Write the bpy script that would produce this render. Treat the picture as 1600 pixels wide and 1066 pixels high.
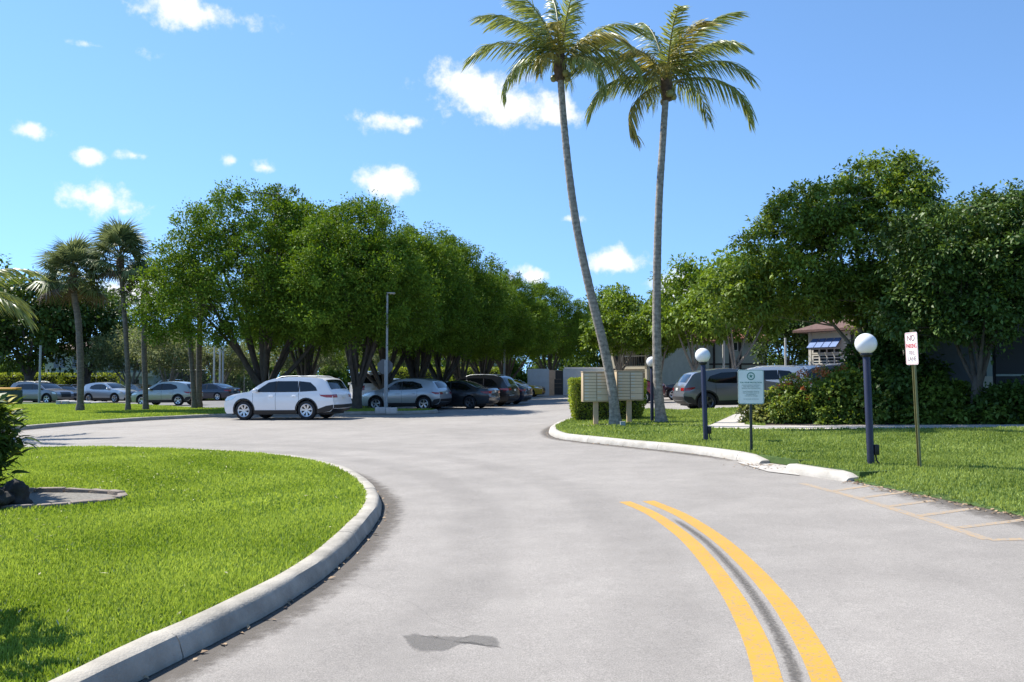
import bpy, bmesh, math, random
import numpy as np
from mathutils import Vector, Matrix, geometry
R = math.radians
PI = math.pi
SC = bpy.context.scene
for o in list(bpy.data.objects):
    bpy.data.objects.remove(o)
COL = SC.collection

# ------------------------------------------------------------------ camera
F = 1333.0; EYE = 1.58; PITCH = math.atan(57.0 / F)
cd = bpy.data.cameras.new('camera'); cam = bpy.data.objects.new('camera', cd); COL.objects.link(cam)
cd.sensor_width = 36; cd.lens = 36 * F / 1600; cd.clip_start = 0.1; cd.clip_end = 4000
cam.location = (0, 0, EYE); cam.rotation_euler = (PI / 2 + PITCH, 0, 0)
SC.camera = cam
SC.render.resolution_x = 1024; SC.render.resolution_y = 682

# ------------------------------------------------------------------ sun, sky, exposure
SUN_EL = R(50); SUN_DIR = Vector((-0.86, 0.51, 0)).normalized()
to_sun = Vector((SUN_DIR.x * math.cos(SUN_EL), SUN_DIR.y * math.cos(SUN_EL), math.sin(SUN_EL)))
sd = bpy.data.lights.new('sun', 'SUN'); sun = bpy.data.objects.new('sun', sd); COL.objects.link(sun)
sd.energy = 5.0; sd.angle = R(0.53); sd.color = (1.0, 0.95, 0.87)
sun.rotation_euler = to_sun.to_track_quat('Z', 'Y').to_euler()
sun.location = to_sun * 60
SC.view_settings.view_transform = 'Standard'; SC.view_settings.look = 'None'
SC.view_settings.gamma = 1; SC.view_settings.use_curve_mapping = False
SC.view_settings.exposure = 0.85
SKY_STRENGTH = 0.142
SC.cycles.max_bounces = 6; SC.cycles.diffuse_bounces = 3; SC.cycles.glossy_bounces = 3; SC.cycles.transmission_bounces = 3
SC.cycles.caustics_reflective = False; SC.cycles.caustics_refractive = False

def ray(px, py):
    a, b, c = px - 800.0, F, 533.0 - py
    return Vector((a, b * math.cos(PITCH) - c * math.sin(PITCH), b * math.sin(PITCH) + c * math.cos(PITCH))).normalized()

W = bpy.data.worlds.new('World'); SC.world = W; W.use_nodes = True
nt = W.node_tree; nt.nodes.clear()
def wn(t, **k):
    n = nt.nodes.new(t)
    for a, b in k.items(): setattr(n, a, b)
    return n
sky = wn('ShaderNodeTexSky', sky_type='NISHITA', sun_disc=False, sun_elevation=SUN_EL,
         sun_rotation=math.atan2(SUN_DIR.x, SUN_DIR.y) % (2 * PI), air_density=1.0, dust_density=0.0, ozone_density=1.4, altitude=3000)
tc = wn('ShaderNodeTexCoord')
# clear humid sky: the pale band at the horizon is kept narrow
vm = wn('ShaderNodeVectorMath', operation='MULTIPLY_ADD'); nt.links.new(tc.outputs['Generated'], vm.inputs[0]); vm.inputs[1].default_value = (1, 1, .85); vm.inputs[2].default_value = (0, 0, .16)
vn = wn('ShaderNodeVectorMath', operation='NORMALIZE'); nt.links.new(vm.outputs[0], vn.inputs[0]); nt.links.new(vn.outputs[0], sky.inputs['Vector'])
nz = wn('ShaderNodeTexNoise'); nz.inputs['Scale'].default_value = 26; nz.inputs['Detail'].default_value = 10; nz.inputs['Roughness'].default_value = 0.62
nt.links.new(tc.outputs['Generated'], nz.inputs['Vector'])
nlow = wn('ShaderNodeTexNoise'); nlow.inputs['Scale'].default_value = 9; nlow.inputs['Detail'].default_value = 3
nt.links.new(tc.outputs['Generated'], nlow.inputs['Vector'])
def wm(op, a, b=None, clamp=False):
    n = wn('ShaderNodeMath', operation=op, use_clamp=clamp)
    for i, v in enumerate((a, b)):
        if v is None: continue
        if isinstance(v, (int, float)): n.inputs[i].default_value = v
        else: nt.links.new(v, n.inputs[i])
    return n.outputs[0]
noise_c = wm('ADD', wm('MULTIPLY', wm('SUBTRACT', nz.outputs[0], 0.5), 2.6), wm('MULTIPLY', wm('SUBTRACT', nlow.outputs[0], 0.5), 1.2))
# small fair-weather cumulus: (direction, half width, half height, thickness)
clouds = []
for (px, py, hw, hh, k) in [(738, 142, 100, 46, 1.0), (810, 165, 95, 36, .92), (862, 178, 50, 24, .7), (605, 284, 50, 30, .97), (598, 188, 62, 26, .85), (635, 190, 50, 18, .6), (158, 315, 56, 30, .95), (190, 330, 34, 16, .6),
                            (48, 203, 32, 17, .8), (136, 243, 28, 16, .75), (210, 243, 36, 14, .65), (415, 262, 40, 19, .85), (362, 252, 26, 15, .65),
                            (310, 22, 150, 30, .78), (150, 72, 150, 18, .45), (965, 410, 52, 20, 1.0), (830, 430, 38, 17, 1.0), (1085, 448, 70, 26, 1.0),
                            (640, 395, 60, 14, .5), (210, 455, 100, 40, .9), (895, 342, 30, 11, .5)]:
    d = ray(px, py); clouds.append((d, hw / F, hh / F, k))
rs = random.Random(5)
for i in range(6):
    az = R(60 + 240 * (i + rs.random()) / 6); el = R(rs.uniform(8, 32))
    clouds.append((Vector((math.sin(az) * math.cos(el), math.cos(az) * math.cos(el), math.sin(el))), rs.uniform(.03, .08), rs.uniform(.015, .03), rs.uniform(.5, 1)))
acc = None
for (d, hw, hh, k) in clouds:
    e1 = Vector((d.y, -d.x, 0)).normalized(); e2 = e1.cross(d).normalized()
    mp = wn('ShaderNodeMapping', vector_type='TEXTURE')          # the direction in the cloud's own frame
    nt.links.new(tc.outputs['Generated'], mp.inputs[0])
    mp.inputs[1].default_value = d
    mp.inputs[2].default_value = Matrix((e1, e2, e1.cross(e2))).transposed().to_euler()
    mp.inputs[3].default_value = (hw, hh, .5)
    ln = wn('ShaderNodeVectorMath', operation='LENGTH'); nt.links.new(mp.outputs[0], ln.inputs[0])
    m = wm('ADD', ln.outputs['Value'], (1 - k) * 1.0)
    acc = m if acc is None else wm('MINIMUM', acc, m)
acc = wm('MULTIPLY', wm('ADD', wm('SUBTRACT', 1.0, acc), noise_c), 1.35, True)
ss = wn('ShaderNodeMapRange', interpolation_type='SMOOTHSTEP'); nt.links.new(acc, ss.inputs[0])
tint = wn('ShaderNodeMixRGB', blend_type='MULTIPLY'); tint.inputs[0].default_value = 1; nt.links.new(sky.outputs[0], tint.inputs[1]); tint.inputs[2].default_value = (0.88, 1.07, 1.14, 1)
mix = wn('ShaderNodeMixRGB'); nt.links.new(ss.outputs[0], mix.inputs[0]); nt.links.new(tint.outputs[0], mix.inputs[1])
mix.inputs[2].default_value = (4.4, 4.5, 4.65, 1)
bg = wn('ShaderNodeBackground'); nt.links.new(mix.outputs[0], bg.inputs[0]); bg.inputs[1].default_value = SKY_STRENGTH
ow = wn('ShaderNodeOutputWorld'); nt.links.new(bg.outputs[0], ow.inputs[0])

# ------------------------------------------------------------------ ground shape and projection
def zg(x):
    if x < -35: return -0.49
    if x < 0: return 0.014 * x
    if x < 15: return 0.03 * x
    return 0.45 + 0.004 * (x - 15)
def G(px, py, off=0.0):
    """pixel -> point on the ground (plus off)"""
    d = ray(px, py); x = 0.0
    for _ in range(60):
        t = (zg(x) + off - EYE) / d.z
        x = 0.5 * x + 0.5 * d.x * t
    p = d * ((zg(x) + off - EYE) / d.z)
    return Vector((p.x, p.y, zg(p.x) + off))
def D(px, py, dist):
    """pixel -> point at a known depth"""
    d = ray(px, py); t = dist / d.y
    return Vector((d.x * t, dist, EYE + d.z * t))
def gp(x, y, off=0.0): return Vector((x, y, zg(x) + off))

# ------------------------------------------------------------------ object helpers
def tag(o, label=None, cat=None, group=None, kind=None):
    if label: o['label'] = label
    if cat: o['category'] = cat
    if group: o['group'] = group
    if kind: o['kind'] = kind
    return o
def empty(name, loc=(0, 0, 0), rz=0.0):
    o = bpy.data.objects.new(name, None); COL.objects.link(o)
    o.location = loc; o.rotation_euler = (0, 0, rz); o.empty_display_size = 0.2
    return o
def link(name, me, parent=None, loc=None, rot=None):
    o = bpy.data.objects.new(name, me); COL.objects.link(o)
    if parent: o.parent = parent
    if loc is not None: o.location = loc
    if rot is not None: o.rotation_euler = rot
    return o
def np_mesh(name, V, Fq, mat, rnd=None, smooth=False):
    """mesh from numpy arrays, Fq is (n,3) or (n,4)"""
    V = np.asarray(V, dtype=np.float32); Fq = np.asarray(Fq, dtype=np.int32)
    me = bpy.data.meshes.new(name)
    n, k = Fq.shape
    me.vertices.add(len(V)); me.vertices.foreach_set('co', V.ravel())
    me.loops.add(n * k); me.loops.foreach_set('vertex_index', Fq.ravel())
    me.polygons.add(n); me.polygons.foreach_set('loop_start', np.arange(0, n * k, k, dtype=np.int32))
    if smooth: me.polygons.foreach_set('use_smooth', np.ones(n, dtype=bool))
    if rnd is not None:
        a = me.attributes.new('rnd', 'FLOAT', 'POINT'); a.data.foreach_set('value', np.asarray(rnd, dtype=np.float32))
    me.update(calc_edges=True)
    if mat: me.materials.append(mat)
    return me
class MB:
    def __init__(s): s.v = []; s.f = []
    def add(s, vs, fs):
        b = len(s.v); s.v += [tuple(v) for v in vs]; s.f += [tuple(i + b for i in f) for f in fs]; return s
    def box(s, x0, x1, y0, y1, z0, z1, M=None):
        vs = [Vector((x, y, z)) for x in (x0, x1) for y in (y0, y1) for z in (z0, z1)]
        if M is not None: vs = [M @ v for v in vs]
        return s.add(vs, [(0, 1, 3, 2), (4, 6, 7, 5), (0, 4, 5, 1), (2, 3, 7, 6), (0, 2, 6, 4), (1, 5, 7, 3)])
    def tube(s, pts, rads, n=8, cap=True):
        pts = [Vector(p) for p in pts]
        if isinstance(rads, (int, float)): rads = [rads] * len(pts)
        vs = []; fs = []; ref = None
        for i, p in enumerate(pts):
            t = (pts[min(i + 1, len(pts) - 1)] - pts[max(i - 1, 0)])
            t = t.normalized() if t.length > 1e-9 else Vector((0, 0, 1))
            if ref is None:
                ref = Vector((1, 0, 0)) if abs(t.x) < 0.9 else Vector((0, 1, 0))
            u = (ref - t * ref.dot(t)).normalized(); w = t.cross(u); ref = u
            for k in range(n):
                a = 2 * PI * k / n; vs.append(p + (u * math.cos(a) + w * math.sin(a)) * rads[i])
        for i in range(len(pts) - 1):
            for k in range(n):
                fs.append((i * n + k, i * n + (k + 1) % n, (i + 1) * n + (k + 1) % n, (i + 1) * n + k))
        if cap:
            fs.append(tuple(range(n - 1, -1, -1))); fs.append(tuple((len(pts) - 1) * n + k for k in range(n)))
        return s.add(vs, fs)
    def lathe(s, prof, n=24, M=None):
        """prof: (r,z) list, around z"""
        vs = []; fs = []; m = len(prof)
        for k in range(n):
            a = 2 * PI * k / n
            for r, z in prof: vs.append(Vector((r * math.cos(a), r * math.sin(a), z)))
        for k in range(n):
            for i in range(m - 1):
                fs.append((k * m + i, ((k + 1) % n) * m + i, ((k + 1) % n) * m + i + 1, k * m + i + 1))
        if M is not None: vs = [M @ v for v in vs]
        return s.add(vs, fs)
    def prism(s, poly, z0, z1, M=None):
        n = len(poly); vs = [Vector((x, y, z0)) for x, y in poly] + [Vector((x, y, z1)) for x, y in poly]
        if M is not None: vs = [M @ v for v in vs]
        return s.add(vs, [tuple(range(n - 1, -1, -1)), tuple(range(n, 2 * n))] + [(i, (i + 1) % n, n + (i + 1) % n, n + i) for i in range(n)])
    def mesh(s, name, mat=None, smooth=None, bevel=0.0):
        me = bpy.data.meshes.new(name); me.from_pydata(s.v, [], s.f)
        if bevel or smooth is not None:
            bm = bmesh.new(); bm.from_mesh(me)
            bmesh.ops.remove_doubles(bm, verts=bm.verts, dist=1e-5)
            bmesh.ops.recalc_face_normals(bm, faces=bm.faces)
            if bevel:
                es = [e for e in bm.edges if len(e.link_faces) == 2 and e.calc_face_angle(0) > 0.6]
                bmesh.ops.bevel(bm, geom=es, offset=bevel, segments=2, affect='EDGES', profile=0.5)
            bm.to_mesh(me); bm.free()
        if smooth is not None:
            me.polygons.foreach_set('use_smooth', np.ones(len(me.polygons), dtype=bool))
            me.set_sharp_from_angle(angle=R(smooth))
        me.update()
        if mat: me.materials.append(mat)
        return me
    def obj(s, name, mat, parent=None, smooth=None, bevel=0.0, loc=None, rot=None):
        return link(name, s.mesh(name, mat, smooth, bevel), parent, loc, rot)
def copy_tree(o, parent=None):
    c = o.copy(); COL.objects.link(c); c.parent = parent
    for ch in list(o.children): copy_tree(ch, c)
    return c
def catmull(pts, step=0.3, closed=False):
    pts = [Vector(p) for p in pts]; out = []
    n = len(pts)
    for i in range(n - 1):
        p0 = pts[max(i - 1, 0)]; p1 = pts[i]; p2 = pts[i + 1]; p3 = pts[min(i + 2, n - 1)]
        k = max(1, int((p2 - p1).length / step))
        for j in range(k):
            t = j / k
            out.append(0.5 * ((2 * p1) + (p2 - p0) * t + (2 * p0 - 5 * p1 + 4 * p2 - p3) * t * t + (3 * p1 - p0 - 3 * p2 + p3) * t ** 3))
    out.append(pts[-1]); return out
# ------------------------------------------------------------------ materials
MATS = {}
def mat(name, col, rough=0.6, var=0.0, vscale=5.0, bump=0.0, bscale=40.0, metal=0.0, spec=0.5, coat=0.0, col2=None, detail=4, transl=0.0, rnd=0.0, rndcol=None, alpha=None, emit=None, stretch=None):
    if name in MATS: return MATS[name]
    m = bpy.data.materials.new(name); m.use_nodes = True; t = m.node_tree; N = t.nodes; L = t.links
    b = N['Principled BSDF']; out = N['Material Output']
    c4 = (*col, 1)
    b.inputs['Base Color'].default_value = c4; b.inputs['Roughness'].default_value = rough
    b.inputs['Metallic'].default_value = metal; b.inputs['Specular IOR Level'].default_value = spec
    b.inputs['Coat Weight'].default_value = coat; b.inputs['Coat Roughness'].default_value = 0.04
    src = None
    co = N.new('ShaderNodeTexCoord')
    vec = co.outputs['Object']
    if stretch:
        mp = N.new('ShaderNodeMapping'); mp.inputs['Scale'].default_value = stretch; L.new(vec, mp.inputs[0]); vec = mp.outputs[0]
    if var > 0 or col2:
        n = N.new('ShaderNodeTexNoise'); n.inputs['Scale'].default_value = vscale; n.inputs['Detail'].default_value = detail; n.inputs['Roughness'].default_value = 0.65
        L.new(vec, n.inputs['Vector'])
        r = N.new('ShaderNodeValToRGB'); L.new(n.outputs[0], r.inputs[0])
        r.color_ramp.elements[0].position = 0.32; r.color_ramp.elements[1].position = 0.68
        r.color_ramp.elements[0].color = (*[x * (1 - var) for x in col], 1)
        r.color_ramp.elements[1].color = (*(col2 if col2 else [min(1, x * (1 + var)) for x in col]), 1)
        src = r.outputs[0]
    if rnd > 0:
        a = N.new('ShaderNodeAttribute'); a.attribute_name = 'rnd'
        mx = N.new('ShaderNodeMixRGB'); L.new(a.outputs['Fac'], mx.inputs[0])
        r2 = rndcol if rndcol else [min(1, x * (1 + rnd)) for x in col]
        mx.inputs[1].default_value = (*[x * (1 - rnd) for x in col], 1); mx.inputs[2].default_value = (*r2, 1)
        src = mx.outputs[0]
    if src is not None: L.new(src, b.inputs['Base Color'])
    if bump > 0:
        n2 = N.new('ShaderNodeTexNoise'); n2.inputs['Scale'].default_value = bscale; n2.inputs['Detail'].default_value = 5
        L.new(vec, n2.inputs['Vector'])
        bp = N.new('ShaderNodeBump'); bp.inputs['Strength'].default_value = bump; bp.inputs['Distance'].default_value = 0.02
        L.new(n2.outputs[0], bp.inputs['Height']); L.new(bp.outputs[0], b.inputs['Normal'])
    if transl > 0:
        tr = N.new('ShaderNodeBsdfTranslucent'); ms = N.new('ShaderNodeMixShader'); ms.inputs[0].default_value = transl
        hs = N.new('ShaderNodeHueSaturation'); hs.inputs['Hue'].default_value = 0.485; hs.inputs['Saturation'].default_value = 1.1; hs.inputs['Value'].default_value = 1.25
        if src is not None: L.new(src, hs.inputs['Color'])
        else: hs.inputs['Color'].default_value = c4
        L.new(hs.outputs[0], tr.inputs[0]); L.new(b.outputs[0], ms.inputs[1]); L.new(tr.outputs[0], ms.inputs[2]); L.new(ms.outputs[0], out.inputs[0])
    MATS[name] = m
    return m
def asphalt_mat(name, base):
    m = bpy.data.materials.new(name); m.use_nodes = True; t = m.node_tree; N = t.nodes; L = t.links; b = N['Principled BSDF']
    co = N.new('ShaderNodeTexCoord')
    def noise(s, d=4, r=.6):
        n = N.new('ShaderNodeTexNoise'); n.inputs['Scale'].default_value = s; n.inputs['Detail'].default_value = d; n.inputs['Roughness'].default_value = r
        L.new(co.outputs['Object'], n.inputs['Vector']); return n.outputs[0]
    def rng(v, a, b_, c, d):
        n = N.new('ShaderNodeMapRange'); L.new(v, n.inputs[0])
        for i, x in enumerate((a, b_, c, d)): n.inputs[i + 1].default_value = x
        return n.outputs[0]
    def mul(a, b_):
        n = N.new('ShaderNodeMath'); n.operation = 'MULTIPLY'; L.new(a, n.inputs[0]); L.new(b_, n.inputs[1]); return n.outputs[0]
    v = mul(mul(rng(noise(0.22, 4), .3, .7, .86, 1.10), rng(noise(1.3, 6, .7), .3, .7, .86, 1.08)), rng(noise(110, 3, .8), .34, .66, .66, 1.28))
    v = mul(v, rng(noise(24, 3), .3, .7, .94, 1.06))
    # fine cracks
    vo = N.new('ShaderNodeTexVoronoi'); vo.feature = 'DISTANCE_TO_EDGE'; vo.inputs['Scale'].default_value = 0.16
    mpn = N.new('ShaderNodeMixRGB'); mpn.blend_type = 'ADD'; mpn.inputs[0].default_value = 0.5
    nn = N.new('ShaderNodeTexNoise'); nn.inputs['Scale'].default_value = 1.2; nn.inputs['Detail'].default_value = 6; L.new(co.outputs['Object'], nn.inputs['Vector'])
    L.new(co.outputs['Object'], mpn.inputs[1]); L.new(nn.outputs[1], mpn.inputs[2]); L.new(mpn.outputs[0], vo.inputs['Vector'])
    v = mul(v, rng(vo.outputs['Distance'], 0.0, 0.0012, .84, 1.0))
    cm = N.new('ShaderNodeMixRGB'); cm.blend_type = 'MULTIPLY'; cm.inputs[0].default_value = 1
    cm.inputs[1].default_value = (*base, 1); L.new(v, cm.inputs[2]); L.new(cm.outputs[0], b.inputs['Base Color'])
    b.inputs['Roughness'].default_value = 0.85; b.inputs['Specular IOR Level'].default_value = 0.3
    bp = N.new('ShaderNodeBump'); bp.inputs['Strength'].default_value = 0.5; bp.inputs['Distance'].default_value = 0.006
    L.new(noise(120, 3, .7), bp.inputs['Height']); L.new(bp.outputs[0], b.inputs['Normal'])
    return m
def paint_line_mat(name, col, under, wear):
    """painted line worn through to the asphalt in flecks"""
    m = bpy.data.materials.new(name); m.use_nodes = True; t = m.node_tree; N = t.nodes; L = t.links; b = N['Principled BSDF']
    co = N.new('ShaderNodeTexCoord'); n = N.new('ShaderNodeTexNoise'); n.inputs['Scale'].default_value = 34; n.inputs['Detail'].default_value = 10; n.inputs['Roughness'].default_value = .82
    L.new(co.outputs['Object'], n.inputs['Vector'])
    r = N.new('ShaderNodeMapRange'); L.new(n.outputs[0], r.inputs[0]); r.inputs[1].default_value = wear; r.inputs[2].default_value = wear + .1
    n2 = N.new('ShaderNodeTexNoise'); n2.inputs['Scale'].default_value = 3; n2.inputs['Detail'].default_value = 5; L.new(co.outputs['Object'], n2.inputs['Vector'])
    h = N.new('ShaderNodeMixRGB'); L.new(n2.outputs[0], h.inputs[0]); h.inputs[1].default_value = (*[c * .82 for c in col], 1); h.inputs[2].default_value = (*[min(1, c * 1.12) for c in col], 1)
    mx = N.new('ShaderNodeMixRGB'); L.new(r.outputs[0], mx.inputs[0]); mx.inputs[1].default_value = (*under, 1); L.new(h.outputs[0], mx.inputs[2])
    L.new(mx.outputs[0], b.inputs['Base Color']); b.inputs['Roughness'].default_value = .7
    return m
ASPH = (0.290, 0.268, 0.243)
M_road = asphalt_mat('sun_bleached_asphalt', ASPH)
M_lot = asphalt_mat('lot_asphalt', (0.17, 0.165, 0.16))
M_yellow = paint_line_mat('yellow_line_paint', (0.53, 0.275, 0.024), (0.27, 0.215, 0.12), .41)
M_orange = paint_line_mat('faded_orange_paint', (0.45, 0.29, 0.13), (0.27, 0.25, 0.225), .47)
M_white_line = paint_line_mat('white_line_paint', (0.6, 0.6, 0.58), ASPH, .4)
M_seam = mat('open_seam', (0.11, 0.10, 0.09), .9, col2=(0.24, 0.22, 0.2), var=.6, vscale=30, detail=8, bump=.6, bscale=90)
M_stain = mat('oil_stain', (0.205, 0.188, 0.168), .7, var=.15, vscale=8, bump=.3, bscale=120)
M_gutter = mat('gutter_dirt', (0.06, 0.052, 0.043), .95, var=.5, vscale=20, detail=8, col2=(0.17, 0.15, 0.125))
M_kerb = mat('kerb_concrete', (0.37, 0.34, 0.285), .85, var=.34, vscale=3.5, detail=10, bump=.35, bscale=60, col2=(0.43, 0.395, 0.335))
M_kerb_r = mat('pale_kerb_concrete', (0.42, 0.39, 0.335), .85, var=.25, vscale=2.4, detail=9, bump=.35, bscale=60, col2=(0.52, 0.485, 0.43))
M_conc = mat('walk_concrete', (0.42, 0.39, 0.35), .9, var=.15, vscale=2, detail=8, bump=.2, bscale=80)
M_soil = mat('lawn_soil', (0.055, 0.10, 0.018), .95, var=.35, vscale=3, detail=8, bump=.5, bscale=50)
M_soil_far = mat('ground_grass', (0.06, 0.10, 0.022), .95, var=.35, vscale=.8, detail=8)
M_mulch = mat('mulch', (0.065, 0.05, 0.038), .95, var=.5, vscale=9, detail=8, bump=.8, bscale=40)
M_gravel = mat('bed_gravel', (0.19, 0.175, 0.15), .95, var=.35, vscale=25, detail=8, bump=.8, bscale=60)
M_grass = mat('lawn_blade', (0.21, 0.355, 0.036), .55, rnd=.36, rndcol=(0.42, 0.53, 0.11), transl=.38, spec=.25)
M_grass_r = mat('lawn_blade_right', (0.20, 0.31, 0.05), .55, rnd=.4, rndcol=(0.37, 0.46, 0.12), transl=.35, spec=.25)
M_litter = mat('dry_leaf', (0.23, 0.13, 0.065), .8, rnd=.5, rndcol=(0.42, 0.30, 0.18))
# foliage
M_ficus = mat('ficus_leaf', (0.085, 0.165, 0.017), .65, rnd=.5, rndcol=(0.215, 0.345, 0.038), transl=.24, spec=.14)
M_far = mat('far_leaf', (0.075, 0.14, 0.022), .6, rnd=.4, rndcol=(0.15, 0.24, 0.04), transl=.3, spec=.2)
M_dark = mat('dark_leaf', (0.055, 0.105, 0.018), .5, rnd=.42, rndcol=(0.11, 0.185, 0.03), transl=.28, spec=.3)
M_olive = mat('olive_leaf', (0.15, 0.19, 0.07), .6, rnd=.4, rndcol=(0.26, 0.30, 0.12), transl=.35, spec=.2)
M_bright = mat('fresh_leaf', (0.11, 0.20, 0.024), .5, rnd=.42, rndcol=(0.23, 0.34, 0.042), transl=.32, spec=.25)
M_glossy = mat('glossy_leaf', (0.055, 0.11, 0.02), .48, rnd=.45, rndcol=(0.13, 0.215, 0.04), transl=.22, spec=.32)
M_layer = mat('layered_leaf', (0.11, 0.185, 0.026), .5, rnd=.5, rndcol=(0.25, 0.355, 0.05), transl=.32, spec=.28)
M_hedge = mat('hedge_leaf', (0.18, 0.265, 0.032), .5, rnd=.5, rndcol=(0.42, 0.50, 0.08), transl=.4, spec=.3)
M_varieg = mat('variegated_leaf', (0.10, 0.15, 0.03), .4, rnd=.6, rndcol=(0.42, 0.44, 0.12), transl=.3, spec=.4)
M_red = mat('red_blossom', (0.58, 0.13, 0.05), .6, rnd=.3, rndcol=(0.75, 0.32, 0.12), transl=.3)
M_yell = mat('croton_leaf', (0.045, 0.075, 0.02), .35, var=.0, spec=.5, transl=.2, rnd=.5, rndcol=(0.12, 0.17, 0.03))
M_yell2 = mat('croton_yellow_leaf', (0.46, 0.40, 0.04), .6, spec=.2, transl=.3, var=.5, vscale=14)
M_coco = mat('coconut_leaflet', (0.14, 0.20, 0.036), .42, rnd=.5, rndcol=(0.37, 0.41, 0.11), transl=.32, spec=.45)
M_coco_y = mat('yellowing_leaflet', (0.22, 0.23, 0.045), .42, rnd=.45, rndcol=(0.46, 0.40, 0.11), transl=.33, spec=.4)
M_rachis = mat('frond_rib', (0.22, 0.20, 0.06), .5, var=.2, vscale=4)
M_sabal = mat('sabal_leaf', (0.095, 0.145, 0.05), .42, rnd=.5, rndcol=(0.27, 0.32, 0.14), transl=.25, spec=.4)
M_dead = mat('dead_frond', (0.15, 0.10, 0.06), .8, rnd=.4)
M_bark = mat('ficus_bark', (0.085, 0.07, 0.056), .9, var=.35, vscale=4, detail=7, bump=.6, bscale=25)
M_bark_pale = mat('pale_bark', (0.24, 0.21, 0.175), .9, var=.3, vscale=4, detail=7, bump=.5, bscale=25)
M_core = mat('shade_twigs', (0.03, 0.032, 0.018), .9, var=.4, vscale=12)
M_sabal_bark = mat('sabal_bark', (0.17, 0.145, 0.12), .95, var=.4, vscale=5, detail=7, bump=.8, bscale=16, stretch=(1, 1, 3))
M_boot = mat('palm_boots', (0.11, 0.07, 0.045), .95, var=.5, vscale=8, bump=.7, bscale=20)
def palm_bark():
    m = mat('coconut_bark', (0.27, 0.24, 0.20), .9, var=.5, vscale=9, detail=8, bump=.5, bscale=30)
    t = m.node_tree; N = t.nodes; L = t.links; b = N['Principled BSDF']
    co = N.new('ShaderNodeTexCoord'); w = N.new('ShaderNodeTexWave'); w.bands_direction = 'Z'; w.inputs['Scale'].default_value = 2.6
    w.inputs['Distortion'].default_value = 5; w.inputs['Detail'].default_value = 3; w.inputs['Detail Scale'].default_value = 1.5; L.new(co.outputs['Object'], w.inputs[0])
    r = N.new('ShaderNodeMapRange'); L.new(w.outputs[1], r.inputs[0]); r.inputs[1].default_value = 0.0; r.inputs[2].default_value = .5; r.inputs[3].default_value = .80; r.inputs[4].default_value = 1
    src = b.inputs['Base Color'].links[0].from_socket
    mx = N.new('ShaderNodeMixRGB'); mx.blend_type = 'MULTIPLY'; mx.inputs[0].default_value = 1; L.new(src, mx.inputs[1]); L.new(r.outputs[0], mx.inputs[2]); L.new(mx.outputs[0], b.inputs['Base Color'])
    return m
M_cbark = palm_bark()
# made things
M_globe = mat('white_globe', (0.80, 0.80, 0.80), .28, spec=.5)
M_navy = mat('dark_post_paint', (0.018, 0.02, 0.045), .4, var=.15, vscale=6)
M_mail = mat('mailbox_tan', (0.47, 0.36, 0.225), .5, var=.08, vscale=3)
M_mail2 = mat('mailbox_door', (0.64, 0.50, 0.33), .45, var=.05, vscale=3)
M_black = mat('black_plastic', (0.012, 0.012, 0.013), .5)
M_tyre = mat('tyre_rubber', (0.016, 0.016, 0.017), .8, var=.2, vscale=20)
M_rim = mat('alloy_rim', (0.62, 0.63, 0.65), .28, metal=.9)
M_rimd = mat('dark_rim', (0.12, 0.12, 0.13), .35, metal=.8)
M_glass = mat('car_glass', (0.006, 0.007, 0.008), .05, spec=.5, coat=.3)
M_tail = mat('tail_lamp', (0.30, 0.008, 0.008), .15, coat=.8)
M_head = mat('head_lamp', (0.55, 0.57, 0.6), .1, coat=1.0, metal=.4)
M_chrome = mat('chrome', (0.7, 0.7, 0.72), .15, metal=1)
M_plate = mat('number_plate', (0.65, 0.66, 0.6), .5)
M_steel = mat('galvanised_steel', (0.36, 0.38, 0.39), .5, metal=.4, var=.15, vscale=8)
M_pole = mat('painted_pole', (0.30, 0.34, 0.35), .5, var=.1, vscale=5)
M_signface = mat('sign_face', (0.66, 0.76, 0.72), .45, var=.05, vscale=6)
M_green = mat('sign_green', (0.02, 0.19, 0.145), .5)
M_green_t = mat('sign_print', (0.07, 0.20, 0.17), .6)
M_signwhite = mat('sign_white', (0.80, 0.80, 0.80), .45)
M_signred = mat('sign_red', (0.55, 0.03, 0.03), .5)
M_postgreen = mat('olive_post', (0.20, 0.19, 0.08), .5, var=.2, vscale=10)
M_cream = mat('cream_stucco', (0.62, 0.56, 0.43), .9, var=.06, vscale=2, bump=.15, bscale=120)
M_grey_st = mat('grey_stucco', (0.38, 0.42, 0.36), .9, var=.08, vscale=2, bump=.15, bscale=120)
M_timber = mat('dark_timber', (0.035, 0.028, 0.022), .7, var=.3, vscale=6)
M_roof = mat('red_roof', (0.25, 0.085, 0.055), .85, var=.35, vscale=6, detail=8, bump=.6, bscale=14)
M_roofd = mat('brown_roof', (0.11, 0.06, 0.05), .85, var=.35, vscale=6, detail=8, bump=.6, bscale=14)
M_pane = mat('window_glass', (0.02, 0.025, 0.03), .06, spec=.8)
M_frame = mat('window_frame', (0.58, 0.55, 0.48), .5)
M_blue = mat('blue_awning', (0.10, 0.17, 0.36), .7, var=.2, vscale=8)
M_screen = mat('dark_screen', (0.02, 0.021, 0.022), .5)
M_shade_st = mat('shaded_grey_stucco', (0.12, 0.125, 0.125), .9, var=.1, vscale=2, bump=.15, bscale=120)  # grey stucco with the shade of the trees put into its colour
M_wall_bg = mat('blue_grey_block_wall', (0.46, 0.54, 0.61), .9, var=.08, vscale=2, bump=.15, bscale=90)
M_peach = mat('peach_wall', (0.55, 0.40, 0.28), .9, var=.1, vscale=3)
M_binl = mat('yellow_lid', (0.6, 0.33, 0.02), .5)
M_bin = mat('green_bin', (0.02, 0.05, 0.025), .5)
M_block = mat('pale_block', (0.58, 0.55, 0.51), .9, var=.15, vscale=5)
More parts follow.
